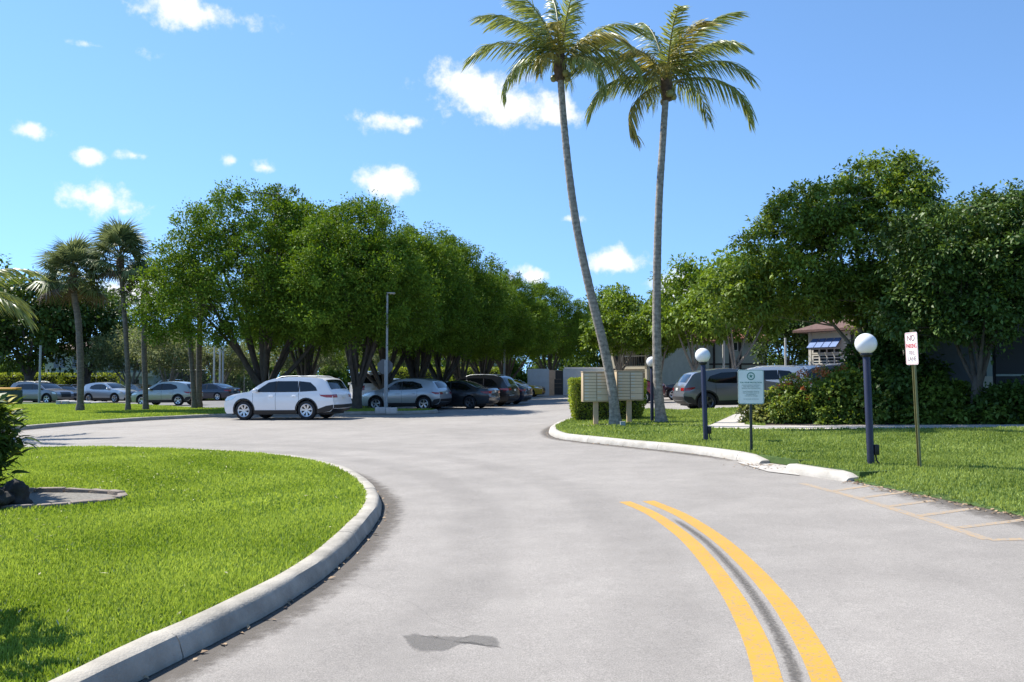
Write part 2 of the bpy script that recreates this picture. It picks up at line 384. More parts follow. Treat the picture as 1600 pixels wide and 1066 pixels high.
M_rock = mat('dark_rock', (0.03, 0.027, 0.024), .95, var=.6, vscale=8, detail=8, bump=1.0, bscale=14)
M_edge = mat('edging_block', (0.235, 0.195, 0.16), .95, var=.3, vscale=10, detail=8, bump=.5, bscale=50)

def fade_mat(name, col, scale, amount, lo=.55, hi=1.05, wt=.75):
    """a stain that thins out towards its edge through flecks ('rnd' is 1 inside, 0 at the rim)"""
    m = bpy.data.materials.new(name); m.use_nodes = True; t = m.node_tree; N = t.nodes; L = t.links; b = N['Principled BSDF']; out = N['Material Output']
    b.inputs['Base Color'].default_value = (*col, 1); b.inputs['Roughness'].default_value = .9; b.inputs['Specular IOR Level'].default_value = .2
    co = N.new('ShaderNodeTexCoord'); n = N.new('ShaderNodeTexNoise'); n.inputs['Scale'].default_value = scale; n.inputs['Detail'].default_value = 8; n.inputs['Roughness'].default_value = .7
    L.new(co.outputs['Object'], n.inputs['Vector'])
    a = N.new('ShaderNodeAttribute'); a.attribute_name = 'rnd'
    ad = N.new('ShaderNodeMath'); ad.operation = 'MULTIPLY_ADD'; L.new(a.outputs['Fac'], ad.inputs[0]); ad.inputs[1].default_value = wt; L.new(n.outputs[0], ad.inputs[2])
    r = N.new('ShaderNodeMapRange'); r.interpolation_type = 'SMOOTHSTEP'; L.new(ad.outputs[0], r.inputs[0]); r.inputs[1].default_value = lo; r.inputs[2].default_value = hi; r.inputs[4].default_value = amount
    tr = N.new('ShaderNodeBsdfTransparent'); ms = N.new('ShaderNodeMixShader'); L.new(r.outputs[0], ms.inputs[0]); L.new(tr.outputs[0], ms.inputs[1]); L.new(b.outputs[0], ms.inputs[2]); L.new(ms.outputs[0], out.inputs[0])
    return m
F_stain = fade_mat('soaked_stain', (0.13, 0.125, 0.118), 14, .42)
F_gutter = fade_mat('gutter_grime', (0.11, 0.095, 0.08), 9, .55)
F_seam = fade_mat('open_joint', (0.10, 0.092, 0.083), 55, .7, .70, 1.12, .5)
F_tyre = fade_mat('tyre_darkening', (0.12, 0.115, 0.11), 3, .055)
# ------------------------------------------------------------------ leaf quads (leaves, blades)
def unit(a): return a / np.maximum(np.linalg.norm(a, axis=1, keepdims=True), 1e-9)
def leafquads(pos, d, nrm, length, width, droop=0.0, midf=0.45):
    """pos (n,3) stem points, d (n,3) unit direction, nrm (n,3) approx normal -> V, F (rhombic leaves)"""
    n = len(pos); side = unit(np.cross(d, nrm)); L = np.broadcast_to(np.asarray(length, float), (n,))[:, None]; Wd = np.broadcast_to(np.asarray(width, float), (n,))[:, None]
    tip = pos + d * L; tip[:, 2] -= (droop * L)[:, 0]
    mid = pos + d * L * midf
    up = np.cross(side, d)
    V = np.stack([pos, mid + side * Wd / 2 + up * Wd * .12, tip, mid - side * Wd / 2 + up * Wd * .12], axis=1).reshape(-1, 3)
    Fq = np.arange(4 * n, dtype=np.int32).reshape(-1, 4)
    return V, Fq
def in_poly(P, poly):
    x, y = P[:, 0], P[:, 1]; ins = np.zeros(len(P), bool); n = len(poly)
    for i in range(n):
        x1, y1 = poly[i]; x2, y2 = poly[(i + 1) % n]
        if y1 == y2: continue
        c = ((y1 > y) != (y2 > y)) & (x < (x2 - x1) * (y - y1) / (y2 - y1) + x1)
        ins ^= c
    return ins
def zg_np(x): return np.where(x < -35, -.49, np.where(x < 0, .014 * x, np.where(x < 15, .03 * x, .45 + .004 * (x - 15))))
def grass_mesh(name, poly, off, zones, m, seed, holes=(), zfun=None):
    """zones: (ymin, ymax, blades per m2, height, width)"""
    r = np.random.default_rng(seed); xs = [p[0] for p in poly]; ys = [p[1] for p in poly]
    VV = []; RR = []
    for (y0, y1, dens, h, w) in zones:
        a0, a1 = max(min(ys), y0), min(max(ys), y1)
        if a1 <= a0: continue
        x0, x1 = min(xs), max(xs)
        n = int((x1 - x0) * (a1 - a0) * dens)
        P = np.stack([r.uniform(x0, x1, n), r.uniform(a0, a1, n)], 1)
        # only what could be seen, plus a margin
        k = (np.abs(P[:, 0]) < P[:, 1] * .66 + 3.0); P = P[k]
        P = P[in_poly(P, poly)]
        for hp in holes: P = P[~in_poly(P, hp)]
        n = len(P)
        if n == 0: continue
        pos = np.stack([P[:, 0], P[:, 1], zg_np(P[:, 0]) + off - .005], 1)
        if zfun is not None: pos[:, 2] = zfun(P)
        az = r.uniform(0, 2 * PI, n); lean = np.abs(r.normal(0, .5, n))
        d = unit(np.stack([np.cos(az) * lean, np.sin(az) * lean, np.ones(n)], 1))
        az2 = r.uniform(0, 2 * PI, n); nr = np.stack([np.cos(az2), np.sin(az2), np.zeros(n) + .2], 1)
        # patchiness
        patch = .5 + .5 * np.sin(P[:, 0] * 1.7 + 2 * np.sin(P[:, 1] * .9)) * np.sin(P[:, 1] * 1.3 + 1.5 * np.sin(P[:, 0] * 1.1))
        hh = h * r.uniform(.55, 1.25, n) * (.85 + .3 * patch)
        V, _ = leafquads(pos, d, nr, hh, w * r.uniform(.7, 1.3, n), droop=.15)
        VV.append(V); RR.append(np.repeat(np.clip(.55 * r.random(n) + .45 * patch + r.normal(0, .08, n), 0, 1), 4))
    V = np.concatenate(VV); Rn = np.concatenate(RR)
    return np_mesh(name, V, np.arange(len(V), dtype=np.int32).reshape(-1, 4), m, rnd=Rn)

# ------------------------------------------------------------------ ground sheets
def sheet(name, poly, off, m, kind='structure', skirt=0.0, parent=None):
    bm = bmesh.new(); vs = [bm.verts.new((p[0], p[1], 0)) for p in poly]
    f = bm.faces.new(vs); f.normal_update()
    if f.normal.z < 0: f.normal_flip()
    bmesh.ops.triangulate(bm, faces=[f])
    for bx in (-35, 0, 15):
        bmesh.ops.bisect_plane(bm, geom=bm.verts[:] + bm.edges[:] + bm.faces[:], plane_co=(bx, 0, 0), plane_no=(1, 0, 0), dist=1e-5)
    if skirt:
        be = [e for e in bm.edges if len(e.link_faces) == 1]
        ex = bmesh.ops.extrude_edge_only(bm, edges=be)
        low = [g for g in ex['geom'] if isinstance(g, bmesh.types.BMVert)]
        for v in low: v.co.z = -skirt
    for v in bm.verts: v.co.z += zg(v.co.x) + off
    bmesh.ops.recalc_face_normals(bm, faces=bm.faces)
    me = bpy.data.meshes.new(name); bm.to_mesh(me); bm.free(); me.materials.append(m)
    o = link(name, me, parent)
    if kind: o['kind'] = kind
    return o
def xy(pts): return [(p.x, p.y) for p in pts]
def offset_path(pts, dist):
    out = []
    for i, p in enumerate(pts):
        t = (pts[min(i + 1, len(pts) - 1)] - pts[max(i - 1, 0)]); t.z = 0; t.normalize()
        out.append(Vector((p.x - t.y * dist, p.y + t.x * dist, 0)))      # to the left of travel
    return out
def kerb(name, path, m, sec=3.0, h=.145, w=.2, seed=0, taper=0.0, taper0=0.0):
    """path along the road edge, body to the LEFT of travel; split at its control joints"""
    root = empty(name); root['kind'] = 'structure'
    rr = random.Random(seed)
    prof = [(0, -.06), (.0, .02), (.028, h * .72), (.045, h * .90), (.075, h * .985), (.11, h), (w - .02, h), (w, h - .012), (w, -.06)]
    pts = [Vector((p.x, p.y, 0)) for p in path]
    acc = 0; start = 0; segs = []; run = [0.0]
    for i in range(1, len(pts)): run.append(run[-1] + (pts[i] - pts[i - 1]).length)
    def hf_(i):
        k = 1.0
        if taper: k = min(k,   .45 + .55 * min(1, (run[-1] - run[i]) / taper))
        if taper0: k = min(k, .3 + .7 * min(1, run[i] / taper0))
        return k
    for i in range(1, len(pts)):
        acc += (pts[i] - pts[i - 1]).length
        if acc >= sec or i == len(pts) - 1:
            segs.append((start, i)); start = i; acc = 0
    for (a, b) in segs:
        vs = []; fs = []; n = len(prof); dz = rr.uniform(-.003, .003); k = b - a + 1
        for i in range(a, b + 1):
            t = (pts[min(i + 1, len(pts) - 1)] - pts[max(i - 1, 0)]).normalized(); p = pts[i].copy()
            if i == a: p += t * .006
            if i == b: p -= t * .006
            nx, ny = -t.y, t.x
            for (u, z) in prof:
                wob = .004 * math.sin(i * 1.7 + u * 20)
                q = Vector((p.x + nx * (u + wob), p.y + ny * (u + wob), 0)); q.z = zg(q.x) + (z * hf_(i) if z > 0 else z) + dz + .004 * math.sin(run[i] * 2.3 + u * 9 + seed); vs.append(q)
        for i in range(k - 1):
            for j in range(n - 1): fs.append((i * n + j, (i + 1) * n + j, (i + 1) * n + j + 1, i * n + j + 1))
        fs.append(tuple(range(n))); fs.append(tuple((k - 1) * n + j for j in range(n - 1, -1, -1)))
        MB().add(vs, fs).obj('kerb_section', m, root, smooth=35)
    return root

far = [(-420, -60), (420, -60), (420, 900), (-420, 900)]
sheet('ground', far, -0.05, M_soil_far)
sheet('road', [(-60, -14), (40, -14), (40, 40), (14, 60), (14, 84), (-7, 64), (-12, 48), (-60, 48)], 0.0, M_road)
sheet('car_park', [(-70, 47.5), (-11.5, 47.5), (-6.7, 63.7), (14.2, 83.7), (14.2, 59.8), (40, 39.5), (60, 39.5), (60, 96), (-70, 96)], -0.004, M_lot)

# --- near left island
isl_px = [(215, 1066), (330, 1008), (440, 948), (520, 892), (573, 838), (596, 800), (589, 775), (563, 752), (528, 737), (470, 724), (400, 716.5), (320, 711.5), (200, 707), (100, 706.5), (28, 708)]
isl = [Vector((-3.3, -1.5, 0)), Vector((-2.75, 1.0, 0)), Vector((-2.33, 2.8, 0))] + [G(*p) for p in isl_px]
l = isl[-1]; isl += [Vector((l.x - 3.5, l.y - .4, 0)), Vector((l.x - 8, l.y - 2.2, 0)), Vector((l.x - 11, l.y - 6, 0))]
for p in isl: p.z = 0
isl = catmull(isl, .25)
kerb('island_kerb', isl, M_kerb, 3.1, seed=2)
isl_in = offset_path(isl, .19)
isl_poly = xy(isl_in) + [(-21, -1.5)]
sheet('island_lawn', isl_poly, .118, M_soil, skirt=.1)
# planting bed in the island
BED = G(0, 783, .12); BRX, BRY = 1.5, .80
bed_poly = [(BED.x + BRX * math.cos(a), BED.y + BRY * math.sin(a)) for a in np.linspace(0, 2 * PI, 40, endpoint=False)]
sheet('planting_bed', bed_poly, .126, M_gravel)
g = link('island_grass', grass_mesh('island_grass', isl_poly, .118, [(-1, 6.5, 7500, .055, .0085), (6.5, 9.5, 4500, .06, .011), (9.5, 20, 2100, .065, .017)], M_grass, 1, holes=[bed_poly]))
tag(g, 'bright green mown grass on the near kerbed island', 'grass', kind='stuff')

rr = np.random.default_rng(77); n = 5200; P = np.stack([rr.uniform(-13, 0, n), rr.uniform(2.5, 18, n)], 1); P = P[in_poly(P, isl_poly) & ~in_poly(P, bed_poly)]
wq = .5 + .5 * np.sin(P[:, 0] * 1.1 + 1.9 * np.sin(P[:, 1] * .6)) * np.sin(P[:, 1] * .8 + P[:, 0] * .5); P = P[rr.random(len(P)) < wq ** 2]; n = len(P); az = rr.uniform(0, 2 * PI, n)
V, Fq = leafquads(np.stack([P[:, 0], P[:, 1], zg_np(P[:, 0]) + .118 + rr.uniform(.02, .055, n)], 1), np.stack([np.cos(az), np.sin(az), rr.uniform(-.2, .5, n)], 1), np.stack([rr.normal(0, .4, n), rr.normal(0, .4, n), np.ones(n)], 1), rr.uniform(.03, .07, n), rr.uniform(.006, .016, n))
g = link('dry_clippings', np_mesh('dry_clippings', V, Fq, mat('straw', (0.36, 0.33, 0.15), .8, rnd=.3, rndcol=(0.55, 0.50, 0.30)), rnd=np.repeat(rr.random(n), 4)))
tag(g, 'dry straw-coloured clippings lying in the island grass', 'clippings', kind='stuff')

# --- far left verge
fk_px = [(-160, 694), (-60, 682), (30, 672.5), (140, 663), (250, 656), (350, 651.5), (440, 649), (540, 648), (600, 647.5), (645, 647)]
fk = [G(*p) for p in fk_px]
for p in fk: p.z = 0
e = fk[-1]; fk += [Vector((e.x + .9, e.y + .5, 0)), Vector((e.x + 1.0, e.y + 1.6, 0)), Vector((e.x + .2, e.y + 2.3, 0))]
fk = catmull(fk, .4)
kerb('verge_kerb', fk, M_kerb, 3.2, h=.14, seed=3)
fk_in = offset_path(fk, .19)
back = [G(*p, .12) for p in [(600, 639.5), (520, 638.2), (430, 638), (345, 638.2), (300, 637.5), (250, 634.5), (195, 631.5), (90, 628), (-30, 628), (-150, 630)]]
verge_poly = xy(fk_in) + xy(back)
sheet('verge_lawn', verge_poly, .115, M_soil, skirt=.1)
g = link('verge_grass', grass_mesh('verge_grass', verge_poly, .115, [(5, 36, 520, .085, .03), (36, 62, 330, .09, .045)], M_grass, 2))
tag(g, 'sunlit green grass on the far verge under the palms', 'grass', kind='stuff')
# tree median beside the parked cars
med = [Vector((-9.6, 44.6, 0)), Vector((-7.2, 50, 0)), Vector((-4.2, 62, 0)), Vector((-1.2, 74, 0)), Vector((3.6, 90, 0))]
med = catmull(med, 1.0)
med_poly = xy(offset_path(med, 1.6)) + xy(offset_path(med, -1.3))[::-1]
sheet('tree_median', med_poly, .10, M_soil, skirt=.14)
g = link('median_grass', grass_mesh('median_grass', med_poly, .10, [(40, 92, 110, .1, .06)], M_grass_r, 4))
tag(g, 'strip of grass under the tree row behind the parked cars', 'grass', kind='stuff')
# lawn piece behind the silver hatchback, left
lp = [G(*p, .1) for p in [(318, 624), (352, 624), (352, 607.5), (318, 607.5), (250, 606)]]
lp_poly = [(lp[0].x, lp[0].y), (lp[1].x + 2, lp[1].y), (lp[2].x + 8, 84), (lp[3].x - 2, 84)]
sheet('rear_lawn', lp_poly, .09, M_soil, skirt=.13)
g = link('rear_grass', grass_mesh('rear_grass', lp_poly, .09, [(40, 95, 110, .1, .06)], M_grass, 5))
tag(g, 'distant patch of lawn in the car park left of the white car', 'grass', kind='stuff')

# --- right lawn
rk_px = [(1012, 644), (960, 648), (905, 655), (876, 663), (858, 674), (868, 684), (910, 690.5), (1000, 700), (1090, 710), (1150, 719.5), (1186, 726)]
rk = [G(*p) for p in rk_px]
for p in rk: p.z = 0
rk = catmull(rk, .25)
kerb('mailbox_lawn_kerb', rk, M_kerb_r, 2.6, h=.135, w=.21, seed=6, taper=.55)
rk_in = offset_path(rk, .20)
sk = [G(*p) for p in [(1226, 738), (1270, 745), (1322, 753)]]
for p in sk: p.z = 0
sk = catmull(sk, .15)
kerb('short_kerb_piece', sk, M_kerb_r, 9, h=.12, w=.24, seed=7, taper=.18, taper0=.0)
edge = [G(*p) for p in [(1335, 753), (1400, 766), (1480, 782), (1600, 808), (1700, 832), (1850, 870)]]
edge = [Vector((p.x, p.y, 0)) for p in edge]
dv = (edge[-1] - edge[-2]).normalized(); edge += [edge[-1] + dv * 3, edge[-1] + dv * 8 + Vector((1.2, 0, 0)), edge[-1] + dv * 13 + Vector((3, 0, 0))]
sk_in = offset_path(sk, .23)
edge_c = catmull(edge, .25); edge_in = offset_path(edge_c, .7)
ap = [G(1282, 719, .12), G(1248, 719, .12)]
rl_poly = xy(rk_in) + [(ap[1].x, ap[1].y), (ap[0].x, ap[0].y)] + xy(sk_in) + xy(edge_in) + [(24, -8), (24, 40)] + xy([G(1180, 636.5, .12), G(1060, 641.5, .12)])
sheet('right_lawn', rl_poly, .12, M_soil, skirt=.1)
# grassy bank where the lawn runs down to the road without a kerb
vs = []; fs = []
for i, (a, b) in enumerate(zip(edge_c, edge_in)): vs += [gp(a.x, a.y, -.02), gp(a.x, a.y, .012), gp((a.x + b.x) / 2, (a.y + b.y) / 2, .085), gp(b.x, b.y, .12)]
for i in range(len(edge_c) - 1):
    for k in range(3): fs.append((4 * i + k, 4 * i + 4 + k, 4 * i + 5 + k, 4 * i + 1 + k))
o = MB().add(vs, fs).obj('lawn_bank', M_soil, smooth=60); o['kind'] = 'structure'
EC = np.array([(p.x, p.y) for p in edge_c])
def bank_z(P):
    d = np.sqrt(((P[:, None, :] - EC[None, :, :]) ** 2).sum(2)).min(1)
    return zg_np(P[:, 0]) + np.interp(d, [0, .35, .7], [.01, .083, .118]) - .005
bank_poly = xy(edge_c) + xy(edge_in)[::-1]
# concrete apron of the gutter gap
sheet('gutter_apron', xy([G(1150, 723), G(1188, 722), G(1246, 718), G(1292, 718), G(1230, 732), G(1250, 744), G(1200, 738)]), .012, M_conc)
# walks
walk_poly = xy([G(1098, 669, .12), G(1180, 672, .12), G(1700, 669, .12), G(1700, 664, .12), G(1190, 666, .12), G(1163, 664, .12), G(1185, 640, .12), G(1165, 640, .12), G(1112, 664, .12)])
sheet('footpath', walk_poly, .135, M_conc)
bed_r = xy([G(1195, 666, .12), G(1700, 664, .12)]) + [(22, 24), (22, 34)] + xy([G(1192, 640, .12)])
sheet('shrub_bed', bed_r, .128, M_mulch)
g = link('right_grass', grass_mesh('right_grass', rl_poly, .12, [(1, 14, 2200, .07, .013), (14, 20, 1100, .075, .018), (20, 36, 420, .085, .032)], M_grass_r, 3, holes=[walk_poly, bed_r]))
tag(g, 'mown grass of the right hand lawn around the lamps and signs', 'grass', kind='stuff')
g = link('bank_grass', grass_mesh('bank_grass', bank_poly, .12, [(1, 14, 2600, .06, .013)], M_grass_r, 8, zfun=bank_z))
tag(g, 'short grass on the lawn edge running down to the road', 'grass', kind='stuff')
sheet('mailbox_pad', xy([G(905, 666, .12), G(1060, 664.5, .12), G(1112, 668, .12), G(1112, 664.8, .12), G(1060, 662.2, .12), G(905, 663.6, .12)]), .132, M_conc)
# dry leaves gathered along the lawn edge and kerbs
rr = np.random.default_rng(11)
P = []
ed = catmull(edge, .1)
for p in ed:
    for _ in range(9): P.append((p.x + rr.normal(-.05, .09), p.y + rr.normal(-.03, .09), .006))
for p in isl[10:60]:
    for _ in range(2): P.append((p.x + abs(rr.normal(.02, .04)), p.y + rr.normal(0, .05), .006))
for p in rk[::1]:
    for _ in range(3):
        P.append((p.x + rr.normal(-.0, .1), p.y - abs(rr.normal(.04, .05)), .006))
for q, sp, n in ((G(1185, 728), .2, 60), (G(1205, 733), .25, 30)):
    for _ in range(n): P.append((q.x + rr.normal(0, sp), q.y + rr.normal(0, sp * .5), .012))
P = np.array(P); n = len(P); az = rr.uniform(0, 2 * PI, n)
pos = np.stack([P[:, 0], P[:, 1], zg_np(P[:, 0]) + P[:, 2]], 1)
V, Fq = leafquads(pos, np.stack([np.cos(az), np.sin(az), rr.uniform(0, .3, n)], 1), np.stack([rr.normal(0, .25, n), rr.normal(0, .25, n), np.ones(n)], 1), rr.uniform(.03, .075, n), rr.uniform(.012, .035, n))
g = link('leaf_litter', np_mesh('leaf_litter', V, Fq, M_litter, rnd=np.repeat(rr.random(n), 4)))
tag(g, 'dry brown leaves along the lawn edge and kerbs', 'leaves', kind='stuff')

# --- painted markings
def ribbon(name, pts, w0, m, off=.0015, wfun=None):
    pts = [Vector((p.x, p.y, 0)) for p in pts]; vs = []; fs = []
    for i, p in enumerate(pts):
        t = (pts[min(i + 1, len(pts) - 1)] - pts[max(i - 1, 0)]).normalized(); w = w0 if wfun is None else wfun(i / (len(pts) - 1))
        for s in (-.5, .5):
            q = Vector((p.x - t.y * w * s, p.y + t.x * w * s, 0)); q.z = zg(q.x) + off; vs.append(q)
    for i in range(len(pts) - 1): fs.append((2 * i, 2 * i + 1, 2 * i + 3, 2 * i + 2))
    o = MB().add(vs, fs).obj(name, m); o['kind'] = 'structure'; return o
lineL = [(976, 784), (1020, 803.5), (1070, 839), (1110, 882), (1145, 932), (1170, 978), (1189, 1023), (1201, 1066)]
lineR = [(1013, 783), (1063, 804), (1120, 840), (1170, 884), (1214, 933), (1249, 983), (1276, 1030), (1292, 1066)]
wl = [G(*p) for p in lineL]; wr = [G(*p) for p in lineR]
for wv in (wl, wr):
    d = (wv[-1] - wv[-2]); wv += [wv[-1] + d, wv[-1] + d * 3 + Vector((-.08, 0, 0)), wv[-1] + d * 7 + Vector((-.35, 0, 0))]
ribbon('road_marking_line', catmull(wl, .12), .145, M_yellow)
ribbon('road_marking_line', catmull(wr, .12), .15, M_yellow)
mid = [(a + b) / 2 for a, b in zip(wl, wr)]
px4 = lambda cx, cy: G(840 + cx / 2.105, 620 + cy / 2.105)
outer = [px4(870, 285), px4(1060, 335), px4(1260, 397), px4(1380, 436), px4(1480, 470), px4(1600, 468)]
ribbon('fire_lane_marking', [outer[0].lerp(outer[1], t) for t in np.linspace(0, 1, 6)] + [outer[1].lerp(outer[2], t) for t in np.linspace(.1, 1, 6)] + [outer[2].lerp(outer[4], t) for t in np.linspace(.1, 1, 9)], .11, M_orange)
for a, b in (((960, 312), (1090, 293)), ((1062, 333), (1210, 313)), ((1150, 362), (1300, 342)), ((1252, 393), (1430, 368)), ((1380, 432), (1610, 404)), ((1482, 472), (1680, 466))):
    a, b = px4(*a), px4(*b); ribbon('fire_lane_marking', [a.lerp(b, t) for t in np.linspace(0.03, 1, 6)], .10, M_orange, .0022)
# dark worn patch
st = [(628, 996), (640, 992), (668, 994), (690, 996), (720, 996), (742, 994), (772, 996), (785, 1012), (765, 1010), (748, 1004), (722, 1006), (700, 1014), (670, 1017), (645, 1013)]
rr = random.Random(8); stp = [G(*p) for p in st]; stp2 = []
for i in range(len(stp)):
    a, b = stp[i], stp[(i + 1) % len(stp)]
    for t in (0, .25, .5, .75): q = a.lerp(b, t); stp2.append((q.x + rr.uniform(-.008, .008), q.y + rr.uniform(-.014, .014)))
cx = sum(p[0] for p in stp2) / len(stp2); cy = sum(p[1] for p in stp2) / len(stp2); vs = []; fs = []; rn = []; n_ = len(stp2)
for (f, v_) in ((1.12, 0.0), (.93, .7), (.72, 1.0)):
    for (x, y) in stp2: vs.append(gp(cx + (x - cx) * (f if f < 1 else 1.04), cy + (y - cy) * (f if f < 1 else 1.35), .0012)); rn.append(v_)
vs.append(gp(cx, cy, .0012)); rn.append(1.0)
for k in range(2):
    for i in range(n_): fs.append((k * n_ + i, k * n_ + (i + 1) % n_, (k + 1) * n_ + (i + 1) % n_, (k + 1) * n_ + i))
o = link('road_stain', np_mesh('road_stain', vs, fs, F_stain, rnd=rn)); o['kind'] = 'structure'
inn = [(vs[2 * n_ + i], vs[2 * n_ + (i + 1) % n_], vs[-1]) for i in range(n_)]
o = link('road_stain', np_mesh('road_stain', [p for t3 in inn for p in t3], np.arange(3 * n_).reshape(-1, 3), F_stain, rnd=np.ones(3 * n_))); o['kind'] = 'structure'
def fade_band(name, path, w, m, off, edge=(1.0, 0.0), both=False, ends=True):
    """strip of grime; rnd falls from edge[0] on the path to edge[1] at distance w (right of travel), or to both sides"""
    pts = [Vector((p.x, p.y, 0)) for p in path]; cols = [(-w, 0), (-w * .4, .8), (0, 1), (w * .4, .8), (w, 0)] if both else [(.03, edge[0]), (-w * .3, edge[0] * .75), (-w, edge[1])]
    vs = []; fs = []; rn = []; k = len(cols); n_ = len(pts)
    for i, p in enumerate(pts):
        t = (pts[min(i + 1, n_ - 1)] - pts[max(i - 1, 0)]).normalized(); e_ = min(1, i / (n_ * .08 + 1), (n_ - 1 - i) / (n_ * .08 + 1)) if ends else 1
        for (u, v_) in cols: vs.append(gp(p.x - t.y * u, p.y + t.x * u, off)); rn.append(v_ * e_)
    for i in range(n_ - 1):
        for j in range(k - 1): fs.append((i * k + j, (i + 1) * k + j, (i + 1) * k + j + 1, i * k + j + 1))
    o = link(name, np_mesh(name, vs, fs, m, rnd=rn)); o['kind'] = 'structure'; return o
for pth, wd in ((isl[6:], .34), (fk, .5), (rk, .32), (edge_c, .5)): fade_band('gutter_grime', pth, wd, F_gutter, .0010)
for pth, wd in ((isl[6:], .05), (rk, .05)): fade_band('gutter_dirt', pth, wd, F_seam, .0018)
fade_band('road_seam', catmull(mid[1:], .06), .065, F_seam, .0010, both=True)
# lanes darkened by traffic, bending round the island
for dd in (-1.15, -2.6):
    fade_band('tyre_track', offset_path(isl[4:110], dd), .42, F_tyre, .0007, both=True)
# parking bay lines, right car park
for px in (1060, 1130, 1200):
    a = G(px, 633.5)
for i in range(4):
    y = 31.6 + i * 2.9
    ribbon('bay_line', [Vector((7.0 + i * .2 + t, y, 0)) for t in np.linspace(0, 5.2, 6)], .1, M_white_line)
